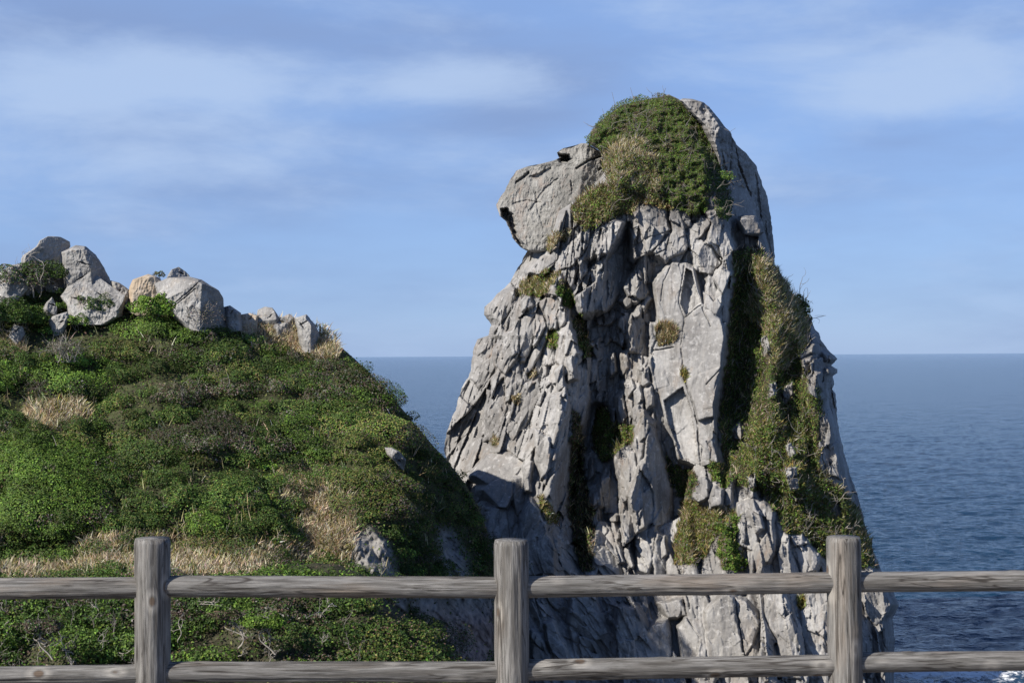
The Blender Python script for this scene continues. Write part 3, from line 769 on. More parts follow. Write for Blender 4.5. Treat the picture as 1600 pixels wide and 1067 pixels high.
# ------------------------------------------------------------------ sea
def sea():
    m, nt, b, N, L = new_mat('sea_water')
    pos = geo_pos(nt)
    b.inputs['Base Color'].default_value = (.010, .040, .085, 1)
    b.inputs['Roughness'].default_value = .12
    b.inputs['IOR'].default_value = 1.333; b.inputs['Specular IOR Level'].default_value = .5
    prev = None
    for sc, stx, dist, st, loc in ((.22, .8, .35, .7, 5), (.7, .8, .16, .8, 11), (2.2, .9, .05, .8, 17)):
        n = noise(nt, mapped(nt, pos, (sc*stx, sc, sc), (loc, loc*2, 0), (0, 0, .35)), 1.0, 4, .6, .5)
        bp = N('ShaderNodeBump'); bp.inputs['Distance'].default_value = dist*4.0; bp.inputs['Strength'].default_value = st
        L(n, bp.inputs['Height'])
        if prev is not None: L(prev, bp.inputs['Normal'])
        prev = bp.outputs[0]
    L(prev, b.inputs['Normal'])
    # broad patches of slightly different water, foam round the rock's foot
    pt = noise(nt, mapped(nt, pos, (.0016, .006, 1)), 1.0, 4, .6)
    col = ramp(nt, pt, [(.35, (.004, .021, .046)), (.65, (.005, .025, .052))])
    fp = (33.0, 111.5, 0.0)
    d = N('ShaderNodeVectorMath'); d.operation = 'SUBTRACT'; L(pos, d.inputs[0]); d.inputs[1].default_value = (float(fp[0]), float(fp[1]), 0)
    sc = N('ShaderNodeVectorMath'); sc.operation = 'MULTIPLY'; L(d.outputs[0], sc.inputs[0]); sc.inputs[1].default_value = (1/8.5, 1/5.5, 0)
    ln = N('ShaderNodeVectorMath'); ln.operation = 'LENGTH'; L(sc.outputs[0], ln.inputs[0])
    fn = noise(nt, pos, 1.1, 8, .72, 1.2)
    ma = N('ShaderNodeMath'); ma.operation = 'MULTIPLY_ADD'; L(ln.outputs['Value'], ma.inputs[0]); ma.inputs[1].default_value = -.26; L(fn, ma.inputs[2])
    fo = ramp(nt, ma.outputs[0], [(.29, (0, 0, 0)), (.39, (1, 1, 1))])
    L(mix(nt, fo, col, (.78, .80, .82)), b.inputs['Base Color'])
    rr = ramp(nt, fo, [(0, (.12,)*3), (1, (.8,)*3)]); L(rr, b.inputs['Roughness'])
    # one sheet: rows closer together near the horizon, real waves in the nearer water
    off = np.concatenate([np.linspace(3400, 620, 60, endpoint=False), np.arange(620, 3.2, -.8), np.array([2.6, 2.0, 1.5, 1.0])])
    r = 25*F/off
    tx = np.concatenate([np.linspace(-3.0, -.52, 40, endpoint=False), np.arange(-.52, .52, .0011), np.linspace(.52, 3.0, 40)])
    R_, T_ = np.meshgrid(r, tx, indexing='ij')
    X = R_*T_; Yw = R_
    c, s = math.cos(.45), math.sin(.45)
    Xr, Yr = X*c+Yw*s, -X*s+Yw*c
    A = smooth(900, 250, R_)*.75 + .25*smooth(4000, 900, R_)
    Z = .62*A*(.55*perlin(Xr/16, Yr/9, 700) + .42*(1-2*np.abs(perlin(Xr/6.5, Yr/3.6, 701))) + .20*(1-2*np.abs(perlin(X/3.1+5, Yw/2.0, 702))) + .09*perlin(X/1.3, Yw/.95, 703))
    Z = Z + (1-A)*.35*smooth(30000, 3000, R_)*perlin(Xr/60, Yr/30, 704)
    idx = np.arange(X.size).reshape(X.shape)
    q = np.stack([idx[:-1, :-1], idx[:-1, 1:], idx[1:, 1:], idx[1:, :-1]], -1).reshape(-1, 4)
    o = mesh_obj('sea', np.stack([X, Yw, Z], -1).reshape(-1, 3), q, m)
    o['kind'] = 'structure'
sea()
# ------------------------------------------------------------------ headland
RIDGE = np.array([(-420,430),(-200,428),(0,442),(60,448),(110,463),(160,472),(200,470),(250,468),(300,480),(350,494),(400,506),(450,522),(500,530),(530,541),(555,563),(580,587),(610,619),(640,655),(672,693),(702,726),(727,758),(747,794),(760,830),(768,864),(775,930),(776,1000)], float)
YB = np.array([(-420,56),(430,56),(600,66),(700,76),(776,82)], float)
def hill_Y(px, py):
    top = np.interp(px, RIDGE[:, 0], RIDGE[:, 1]); yb = np.interp(px, YB[:, 0], YB[:, 1])
    s = np.clip((py-top)/(1150-top), 0, 1.2)
    yr = 90 - 2.0*np.clip((px-540)/220, 0, 1)
    k = smooth(450, 640, px)
    Y = yr + (yb-yr)*(s*(1-k) + k*np.sqrt(np.clip(s, 0, 2))*.9)
    Y = Y + 2.2*perlin(px/130, py/80, 300)*smooth(0, .06, s) + .6*perlin(px/42, py/34, 301)*smooth(0, .06, s)
    Y = Y + 1.2*smooth(40, 0, np.abs(py-868))*smooth(620, 480, px)      # ledge with the dry grass
    return Y
SOIL_GRASS = [[(90,905),(130,860),(170,842),(230,838),(300,852),(380,868),(440,862),(470,845),(500,838),(540,850),(520,875),(440,890),(380,905)],
              [(430,740),(470,728),(520,770),(556,800),(552,850),(530,878),(470,862),(478,820),(446,776)],
              [(385,508),(400,500),(440,512),(470,520),(505,530),(528,545),(520,562),(480,560),(440,545),(405,530)],
              [(-20,530),(20,530),(42,540),(30,556),(-20,560)], [(40,640),(120,625),(150,650),(100,672),(40,668)], [(0,895),(90,880),(100,905),(0,920)]]
CLIFF = [[(548,836),(580,828),(606,850),(615,900),(640,910),(632,960),(590,950),(575,900),(545,880)], [(688,826),(705,832),(728,880),(735,930),(700,900),(690,860)], [(640,935),(700,925),(770,905),(775,1000),(760,1040),(700,1030),(660,985)]]
def headland():
    pxs = np.concatenate([np.linspace(-420, -20, 60), np.linspace(-18, 775.5, 430)])
    s = np.linspace(0, 1, 300)
    top = np.interp(pxs, RIDGE[:, 0], RIDGE[:, 1])
    PX = np.repeat(pxs[None, :], len(s), 0); PY = top[None, :] + s[:, None]*(1150-top[None, :])
    YY = hill_Y(PX, PY)
    rock = np.zeros_like(PX)
    for c in CLIFF: rock = np.maximum(rock, smooth(14, -8, sdf(c, PX+6*perlin(PX/20, PY/20, 310), PY)))
    YY = YY - rock*(.55*ridged(PX/40-PY/50, PY/60, 3, 320)+.30*np.abs(perlin(PX/8+PY/20, PY/17, 321))*2-.5)
    front = P(PX, PY, YY)
    # behind the ridge the land falls away to the sea
    back = []
    for j in range(1, 26):
        b = front[0].copy(); b[:, 1] += 1.2*j; b[:, 2] -= .06*j*j
        back.append(b)
    allp = np.concatenate([np.stack(back[::-1]), front], 0)
    # round the right-hand end
    skirt = []
    for j in range(1, 16):
        e = allp[:, -1].copy(); e[:, 0] += .10*j - .02*j*j; e[:, 1] += 1.1*j; skirt.append(e)
    allp = np.concatenate([allp, np.stack(skirt, 1)], 1)
    r, c = allp.shape[:2]; idx = np.arange(r*c).reshape(r, c)
    q = np.stack([idx[:-1, :-1], idx[1:, :-1], idx[1:, 1:], idx[:-1, 1:]], -1).reshape(-1, 4)
    dry = np.zeros_like(PX)
    for g in SOIL_GRASS: dry = np.maximum(dry, smooth(10, -10, sdf(g, PX+8*perlin(PX/22, PY/22, 330), PY+6*perlin(PX/20, PY/16, 331))))
    n = .5+.5*fbm(PX/10, PY/10, 3, 340)
    col = np.zeros((r, c, 3)); col[:] = (.05, .055, .03)
    cf = np.array((.055, .06, .03))*(1-dry[..., None]) + np.array((.46, .37, .24))*dry[..., None]
    cf = cf*(.7+.6*n[..., None])
    rk = np.array((.215, .207, .195))*(1-smooth(930, 985, PY)[..., None]) + np.array((.26, .20, .18))*smooth(930, 985, PY)[..., None]
    cf = cf*(1-rock[..., None]) + rk*(.75+.5*n[..., None])*rock[..., None]
    col[25:, :len(pxs)] = cf
    m, nt, b, N, L = new_mat('headland_ground')
    at = N('ShaderNodeAttribute'); at.attribute_name = 'Col'
    pos = geo_pos(nt)
    v = ramp(nt, noise(nt, pos, 1.6, 6, .7), [(.3, (.55,)*3), (.7, (1.35,)*3)])
    L(mix(nt, 1.0, at.outputs['Color'], v, 'MULTIPLY'), b.inputs['Base Color'])
    b.inputs['Roughness'].default_value = .95
    b.inputs['Specular IOR Level'].default_value = .1
    bp = N('ShaderNodeBump'); bp.inputs['Distance'].default_value = .15; bp.inputs['Strength'].default_value = .7
    L(noise(nt, pos, 3.2, 7, .7), bp.inputs['Height']); L(bp.outputs[0], b.inputs['Normal'])
    o = mesh_obj('headland', allp.reshape(-1, 3), q, m, None, col.reshape(-1, 3))
    o['kind'] = 'structure'
    return m
MAT_LAND = headland()
# nearer slope at the bottom left
MR = np.array([(-500,912),(300,905),(380,896),(420,888),(450,879),(490,874),(525,877),(560,892),(600,933),(640,965),(680,1000),(720,1040),(745,1075),(760,1110),(775,1150)], float)
def near_Y(px, py):
    top = np.interp(px, MR[:, 0], MR[:, 1])
    s = (py-top)/(1190-top)
    return 52 - 9*np.sqrt(np.clip(s, 0, 1)) + .7*perlin(px/70, py/50, 350) - 1.5*smooth(480, 760, px)
def near_slope():
    pxs = np.linspace(-500, 775, 300); s = np.linspace(0, 1, 90)
    top = np.interp(pxs, MR[:, 0], MR[:, 1]) + 7
    PX = np.repeat(pxs[None], 90, 0); PY = top[None]+s[:, None]*(1190-top[None])
    f = P(PX, PY, near_Y(PX, PY))
    back = []
    for j in range(1, 12):
        b = f[0].copy(); b[:, 1] += .9*j; b[:, 2] -= .08*j*j; back.append(b)
    a = np.concatenate([np.stack(back[::-1]), f], 0)
    r, c = a.shape[:2]; idx = np.arange(r*c).reshape(r, c)
    q = np.stack([idx[:-1, :-1], idx[1:, :-1], idx[1:, 1:], idx[:-1, 1:]], -1).reshape(-1, 4)
    o = mesh_obj('lower_slope', a.reshape(-1, 3), q, MAT_LAND, None, np.tile((.05, .05, .03), (r*c, 1)))
    o['kind'] = 'structure'
near_slope()
# viewpoint terrace under the fence
def terrace():
    m, nt, b, N, L = new_mat('terrace_gravel')
    pos = geo_pos(nt)
    L(ramp(nt, noise(nt, pos, 9, 6, .7), [(.3, (.16, .14, .115)), (.7, (.30, .27, .23))]), b.inputs['Base Color'])
    b.inputs['Roughness'].default_value = .95
    bp = N('ShaderNodeBump'); bp.inputs['Distance'].default_value = .02; L(noise(nt, pos, 30, 5, .7), bp.inputs['Height']); L(bp.outputs[0], b.inputs['Normal'])
    xs = np.linspace(-40, 40, 90); ys = np.concatenate([np.linspace(-34, 7.6, 60), np.array([7.9, 8.3, 9, 10.5, 13, 17, 22, 30])])
    X, Yg = np.meshgrid(xs, ys)
    Z = 23.02 + .03*perlin(X/2, Yg/2, 400) - .55*np.maximum(Yg-7.8, 0)**1.0 - .012*np.maximum(Yg-8, 0)**2
    idx = np.arange(X.size).reshape(X.shape)
    q = np.stack([idx[:-1, :-1], idx[:-1, 1:], idx[1:, 1:], idx[1:, :-1]], -1).reshape(-1, 4)
    o = mesh_obj('ground', np.stack([X, Yg, Z], -1).reshape(-1, 3), q, m)
    o['kind'] = 'structure'
terrace()
# ------------------------------------------------------------------ fence
def wood():
    m, nt, b, N, L = new_mat('weathered_wood')
    tc = N('ShaderNodeTexCoord'); oi = N('ShaderNodeObjectInfo')
    add = N('ShaderNodeVectorMath'); add.operation = 'MULTIPLY_ADD'
    cmb = N('ShaderNodeCombineXYZ'); 
    for i in range(3): L(oi.outputs['Random'], cmb.inputs[i])
    L(cmb.outputs[0], add.inputs[0]); add.inputs[1].default_value = (17, 23, 31); L(tc.outputs['Object'], add.inputs[2])
    p = add.outputs[0]
    # knots bend the grain
    vo = N('ShaderNodeTexVoronoi'); vo.feature = 'F1'; L(mapped(nt, p, (6.5, 6.5, 4.2)), vo.inputs['Vector']); vo.inputs['Scale'].default_value = 1.0
    kn = ramp(nt, vo.outputs['Distance'], [(.0, (1, 1, 1)), (.30, (0, 0, 0))])
    warp = mix(nt, kn, p, vo.outputs['Position'], 'MIX')
    g1 = noise(nt, mapped(nt, p, (34, 34, 1.3)), 1.0, 6, .65, 1.3)
    g2 = noise(nt, mapped(nt, p, (13, 13, 1.3), (3, 1, 2)), 1.0, 6, .65, 2.2)
    c = ramp(nt, g2, [(.30, (.085, .080, .074)), (.44, (.150, .145, .136)), (.58, (.215, .209, .198)), (.72, (.118, .110, .100))])
    c = mix(nt, ramp(nt, g1, [(.36, (.65,)*3), (.55, (0, 0, 0))]), c, (.07, .063, .055))
    c = mix(nt, ramp(nt, noise(nt, mapped(nt, p, (6, 6, 1.2), (7, 7, 7)), 1.0, 4, .6), [(.55, (0, 0, 0)), (.72, (.4,)*3)]), c, (.24, .185, .135))
    c = mix(nt, ramp(nt, vo.outputs['Distance'], [(.0, (.9,)*3), (.08, (.9,)*3), (.12, (0, 0, 0))]), c, (.12, .085, .06))
    c = mix(nt, ramp(nt, vo.outputs['Distance'], [(.10, (0, 0, 0)), (.16, (.35,)*3), (.30, (0, 0, 0))]), c, (.50, .47, .42))
    ck = noise(nt, mapped(nt, p, (16, 16, .9), (5, 9, 2)), 1.0, 3, .5, 1.0)
    c = mix(nt, ramp(nt, ck, [(.478, (0, 0, 0)), (.497, (.9,)*3), (.503, (.9,)*3), (.522, (0, 0, 0))]), c, (.035, .030, .026))
    fg = noise(nt, mapped(nt, p, (120, 120, 5)), 1.0, 4, .7, .6)
    c = mix(nt, 1.0, c, ramp(nt, fg, [(.35, (.62,)*3), (.65, (1.25,)*3)]), 'MULTIPLY')
    L(c, b.inputs['Base Color'])
    b.inputs['Roughness'].default_value = .85; b.inputs['Specular IOR Level'].default_value = .25
    bp = N('ShaderNodeBump'); bp.inputs['Distance'].default_value = .006; bp.inputs['Strength'].default_value = .9
    L(g1, bp.inputs['Height'])
    bp2 = N('ShaderNodeBump'); bp2.inputs['Distance'].default_value = .012; bp2.inputs['Strength'].default_value = .6
    L(g2, bp2.inputs['Height']); L(bp.outputs[0], bp2.inputs['Normal'])
    L(bp2.outputs[0], b.inputs['Normal'])
    return m
MAT_WOOD = wood()
def log(name, length, r, seed, crack=None, end_round=.005):
    """a turned log along local Z from 0 to length, with grain ridges, knots, and softened sawn ends"""
    nr, nz = 56, max(24, int(length*46))
    rg = np.random.default_rng(900+seed)
    z = np.linspace(0, length, nz); th = np.arange(nr)*2*math.pi/nr
    Z, TH = np.meshgrid(z, th, indexing='ij')
    R = r*(1+.018*fbm(Z*1.6+seed*7, np.cos(TH)*.8+seed, 3, 410)+.012*perlin(np.sin(TH)*2+seed, Z*1.1, 411))
    R = R + .0022*perlin(TH*nr/9+seed*3, Z*1.3, 412) 
    for _ in range(int(length*4)):
        z0, t0 = rg.uniform(.05, length-.05), rg.uniform(0, 2*math.pi)
        dt = (TH-t0+math.pi) % (2*math.pi)-math.pi
        e = ((Z-z0)/.028)**2 + (dt*r/.022)**2
        R = R + .004*np.exp(-e) - .004*np.exp(-e*9)
    if crack:
        for (t0, za, zb, w, d) in crack:
            dt = (TH-t0+.10*perlin(Z*3, Z*0+seed, 415)+math.pi) % (2*math.pi)-math.pi
            R = R - d*np.exp(-(dt*r/w)**2)*smooth(za, za+.1, Z)*smooth(zb, zb-.1, Z)
    ed = np.minimum(Z, length-Z)
    R = R - end_round*(1-np.sqrt(np.clip(1-(1-np.clip(ed/end_round, 0, 1))**2, 0, 1)))
    v = np.stack([R*np.cos(TH), R*np.sin(TH), Z], -1).reshape(-1, 3)
    idx = np.arange(nz*nr).reshape(nz, nr); nx = np.roll(idx, -1, 1)
    q = np.stack([idx[:-1], nx[:-1], nx[1:], idx[1:]], -1).reshape(-1, 4)
    caps = np.array([idx[0][::-1], idx[-1]])
    return mesh_obj(name, v, [q, caps], MAT_WOOD)
def fence():
    # (photo column of the axis, top row, distance, half width px)
    posts = [(238,840.5,6.78,27.5),(799,843,6.92,27),(1320.5,838,7.07,26.5)]
    pp = [P(c, t, Y) for c, t, Y, h in posts]
    rr = [h*Y/F for c, t, Y, h in posts]
    d = pp[1]-pp[0]; e = pp[2]-pp[1]
    pp = [pp[0]-d*1.0] + pp + [pp[2]+e, pp[2]+2*e]; pp = [pp[0]-d] + pp
    rr = [rr[0], rr[0]] + rr + [rr[2], rr[2]]
    root = empty('wooden_fence', (pp[3][0], pp[3][1], 23.0))
    tag(root, 'weathered grey log fence with two rails in front of the cliffs', 'fence')
    axis = math.atan2(d[1]+e[1], d[0]+e[0])
    for k, (p, r) in enumerate(zip(pp, rr)):
        ln = p[2]-22.7
        cr = {2: [(-1.57-1.0, .3, ln+.1, .004, .02), (-1.57-.05, .2, ln-.25, .0035, .008), (-1.57+.7, .2, ln-.1, .003, .007)], 3: [(-1.57+.35, .5, ln-.1, .003, .007), (-1.57-.4, .3, ln-.2, .003, .006)], 4: [(-1.57+.5, .4, ln+.1, .003, .007), (-1.57-.3, .5, ln-.05, .003, .006)]}.get(k)
        o = log('post', ln, r, 20+k, cr)
        o.location = Vector([float(p[0]), float(p[1]), float(p[2]-ln)])
        o.rotation_euler = (RNG.normal(0, .004), RNG.normal(0, .004), 0)
        if k == 2: o.rotation_euler = (0, 0, 0)
        reparent(o, root)
    # rails: rows at the left and right end of each bay, half thickness px
    bays_top = {2: (917, 909.5, 917, 16.5), }
    # mid rows at photo columns for the visible bays
    top = [((-60, 919.5), (232, 917.5)), ((244, 915.5), (793, 917.5)), ((806, 917.0), (1314, 909.5)), ((1327, 909.0), (1700, 906.0))]
    bot = [((-60, 1056.5), (232, 1052.0)), ((244, 1049.5), (793, 1049.0)), ((806, 1046.5), (1314, 1038.5)), ((1327, 1034.5), (1700, 1030.5))]
    def dist(c):  # distance of the fence line along photo column c
        a, b = pp[2], pp[4]
        tx = np.linspace(-1.5, 2.5, 4001)[:, None]; q = a + (b-a)*tx
        cc = 800 + F*((q-CAMN) @ RMN)[:, 0]/(-((q-CAMN) @ RMN)[:, 2])
        return float(np.interp(c, cc, q[:, 1]))
    hw = [16.5, 16.6, 16.4, 15.8, 14.6, 15.9, 16.2, 15.3]
    k = 0
    for rows in (top, bot):
        for (c0, y0), (c1, y1) in rows:
            a = P(c0, y0, dist(c0)); b = P(c1, y1, dist(c1))
            if c0 < 0: a = a + (a-b)*((pp[0][0]-a[0])/(a[0]-b[0]))
            if c1 > 1600: b = b + (b-a)*((pp[6][0]-b[0])/(b[0]-a[0]))
            v = b-a; ln = float(np.linalg.norm(v))
            r = hw[k]*dist(min(max((c0+c1)/2, 0), 1600))/F
            o = log('rail', ln, r, 40+k, [(RNG.uniform(0, 6.28), .1, ln-.1, .003, .006), (RNG.uniform(0, 6.28), .2, ln*.7, .0025, .005)])
            o.rotation_euler = Vector([float(x) for x in v]).to_track_quat('Z', 'Y').to_euler()
            o.location = Vector([float(x) for x in a])
            reparent(o, root); k += 1
fence()
# ------------------------------------------------------------------ boulders along the ridge
def boulder(name, poly, Y, depth, mat, label, **k):
    p = np.array(poly, float); hi = p[:, 1].max(); lo = p[:, 1].min(); mid = lo+.55*(hi-lo)
    if name not in ('flat_stone',) and hi-lo > 22 or name != 'flat_stone' and lo > 470:
        p[:, 1] += np.where(p[:, 1] > mid, 13*(p[:, 1]-mid)/(hi-mid), 0); k['foot'] = True
    q = np.random.default_rng(k['seed']); w = p[:, 0].max()-p[:, 0].min(); cr = []
    for _ in range(2 if w > 40 else 1):
        x, y = p[:, 0].min()+w*q.uniform(.25, .75), lo+(hi-lo)*q.uniform(.25, .6); a = q.uniform(-.9, .9); L = w*q.uniform(.25, .5)
        dx, dy = math.cos(a)*L*.5, math.sin(a)*L*.5
        cr.append(([(x-dx, y-dy), (x+1, y-1.2), (x+dx, y+dy), (x, y+1.2)], .28, .9))
    k.setdefault('carves', cr); k.setdefault('facets', 2); k.setdefault('rough', .13); k.setdefault('noise_px', 15); k.setdefault('step', .6)
    cx = p[:, 0].mean()
    if name != 'flat_stone': Y = max(Y-1, float(hill_Y(np.array(cx), np.array(p[:, 1].max()-3)))+.62*depth)
    o = inflate(name, p.tolist(), Y, depth, mat, **k)
    return tag(o, label, 'boulder', 'boulders along the headland ridge')
BOULDERS = [
 ('boulder', [(-30,440),(0,425),(17,414),(34,412),(46,425),(46,450),(20,470),(-30,470)], 89, 1.8, MAT_BOULD, 'pale boulder cut by the left edge of the photo, behind dark scrub', dict(rim=14, seed=16)),
 ('boulder', [(33,404),(36,399),(56,386),(62,376),(75,369),(94,370),(109,378),(110,385),(104,394),(102,452),(66,466),(35,452)], 90, 2.2, MAT_BOULD, 'rounded pale boulder forming the highest point of the left ridge', dict(rim=16, seed=11)),
 ('boulder', [(96,394),(118,383),(134,385),(150,398),(160,414),(170,432),(178,448),(178,470),(105,470),(99,432)], 88, 2.4, MAT_BOULD, 'big dark grey blocky boulder beside the highest one, right side in shade', dict(rim=13, seed=12, planes=((-8,-4,.9),(-62,2,1.0)))),
 ('sloping_boulder', [(94,463),(105,448),(148,428),(161,438),(180,451),(197,462),(192,486),(169,496),(131,486),(120,495),(109,495),(101,472)], 86.5, 1.8, MAT_BOULD, 'light grey sloping slab below the big blocky boulder', dict(rim=14, seed=13, planes=((16,30,.9),))),
 ('boulder', [(67,482),(73,472),(81,464),(90,478),(89,490),(74,497)], 85.5, .8, MAT_BOULD, 'small pale boulder left of the sloping slab, above a dark crack', dict(rim=7, seed=14)),
 ('boulder', [(75,501),(82,494),(105,487),(110,496),(100,512),(84,516)], 85, .8, MAT_BOULD, 'small pale boulder under the dark crack, half in the shrubs', dict(rim=7, seed=15)),
 ('boulder', [(64,441),(75,438),(94,451),(91,460),(71,456)], 87, .7, MAT_BOULD, 'low whitish boulder in the gap between dark shrubs, below the two highest', dict(rim=6, seed=17)),
 ('boulder', [(172,438),(187,442),(202,453),(203,470),(184,470)], 90.5, 1.0, MAT_BOULD, 'small shaded boulder in the dip right of the big blocky one', dict(rim=7, seed=18)),
 ('tan_boulder', [(202,448),(207,437),(232,428),(247,433),(258,445),(250,478),(225,488),(200,480)], 89.5, 2.0, MAT_TAN, 'tan and orange weathered boulder at the left of the middle outcrop', dict(rim=13, seed=19, rough=.11, carves=())),
 ('boulder', [(241,443),(263,434),(295,432),(315,437),(342,454),(349,466),(350,480),(362,495),(337,512),(288,505),(262,485),(247,466)], 88, 2.8, MAT_BOULD, 'broad light grey boulder in the middle of the ridge, above the bare bush', dict(rim=20, seed=20, planes=((4,6,.9),(-60,0,1.15),(30,40,1.2)))),
 ('boulder', [(260,434),(268,421),(279,417),(290,424),(296,431),(292,437),(268,438)], 88.2, .8, MAT_BOULD, 'small pointed stone perched on the broad middle boulder', dict(rim=7, seed=21)),
 ('pale_boulder', [(349,480),(360,477),(377,489),(380,506),(352,508)], 90, 1.0, MAT_BOULD, 'pale smooth boulder just right of the broad middle one', dict(rim=8, seed=22)),
 ('pale_boulder', [(374,492),(390,489),(404,494),(404,510),(372,510)], 90.5, .8, MAT_TAN, 'low pale tan boulder between two smooth pale ones', dict(rim=7, seed=27)),
 ('round_boulder', [(399,499),(403,484),(414,479),(426,481),(438,497),(432,510),(402,510)], 89.5, 1.0, MAT_BOULD, 'smooth egg-shaped pale boulder on the right part of the ridge', dict(rim=12, seed=23, rough=.05)),
 ('boulder', [(425,508),(439,496),(452,490),(461,497),(461,522),(443,522),(428,518)], 89, 1.0, MAT_BOULD, 'grey boulder second from the right end of the ridge', dict(rim=9, seed=24)),
 ('boulder', [(460,497),(479,491),(493,508),(503,529),(496,545),(470,540),(464,515)], 88.6, 1.5, MAT_BOULD, 'grey rounded boulder at the right end of the ridge, above dry grass', dict(rim=12, seed=25, facets=0, planes=((6,6,.95),(-60,0,1.2)))),
 ('boulder', [(12,524),(22,507),(36,510),(40,522),(28,534)], 84, .7, MAT_BOULD, 'small grey boulder low at the left edge above pale dry grass', dict(rim=7, seed=26)),
 ('flat_stone', [(600,698),(612,698),(624,705),(635,718),(632,737),(618,722),(604,710)], 77, .8, MAT_BOULD, 'pale flat stone sticking out of the scrub on the right flank', dict(rim=6, seed=28, yaw=25)),
]
for nm, poly, Y, dep, mt, lab, kw in BOULDERS: 
    o = boulder(nm, poly, Y, dep, mt, lab, **kw)
    if nm == 'flat_stone':
        o.location.y += float(hill_Y(np.array(616.), np.array(716.)))-77-1.3; del o['group']
        q0 = P(616, 716, 77); q1 = P(616, 716, 77+float(hill_Y(np.array(616.), np.array(716.)))-77-1.3); o.location.x += float(q1[0]-q0[0]); o.location.z += float(q1[2]-q0[2])

# ------------------------------------------------------------------ scrub on the headland
def in_any(polys, px, py, m=0):
    r = np.zeros(np.shape(px), bool)
    for g in polys: r |= sdf(g, np.asarray(px, float), np.asarray(py, float)) < m
    return r
BOULD_POLYS = [b[1] for b in BOULDERS]
def dome_leaves(vg, cen, rad, col_of, dens, size, squash=.55, front=True, shear=.25, lump=.22, kinds=None, tilt=.9, stretch=1.3, under=0):
    """leaves over the upper, outer part of every cushion"""
    area = 4*math.pi*rad**2*.55
    cnt = np.maximum((area*dens).astype(int), 8)
    bi = np.repeat(np.arange(len(cen)), cnt); n = len(bi)
    d = RNG.normal(0, 1, (n, 3)); d /= np.linalg.norm(d, axis=1, keepdims=True)
    d[:, 2] = np.where(d[:, 2] < -.15, -d[:, 2], d[:, 2])
    d[:, 1] = np.where((d[:, 1] > .35) & (RNG.random(n) < .8), -d[:, 1], d[:, 1])
    ph = bi*1.7
    l = 1 + lump*(np.sin(d[:, 0]*5+ph)*np.cos(d[:, 1]*4+ph*2)+.7*np.sin(d[:, 2]*7+d[:, 0]*6+ph*3))
    depth = 1-.28*RNG.random(n)**2.2
    r = rad[bi]*l*depth
    p = np.stack([d[:, 0]*r*stretch + shear*np.maximum(d[:, 2], 0)*r, d[:, 1]*r, d[:, 2]*r*squash - .10*d[:, 0]*r], 1) + cen[bi]
    nn = d*np.array([1/stretch, 1, 1/squash]); nn /= np.linalg.norm(nn, axis=1, keepdims=True)
    c = col_of(bi, n)
    if under:      # woody lee side of a wind-clipped cushion
        w = (d[:, 0]*.8 - d[:, 2]*.9 - d[:, 1]*.2 + .25*np.sin(d[:, 0]*9+ph*5) > .12) & (RNG.random(n) < under)
        c = np.where(w[:, None], colr([('brown', 4), ('grey', 2), ('deep', 2)], n), c)
    vg.leaves(p, nn, size*RNG.uniform(.7, 1.35, n), c, .6, tilt)
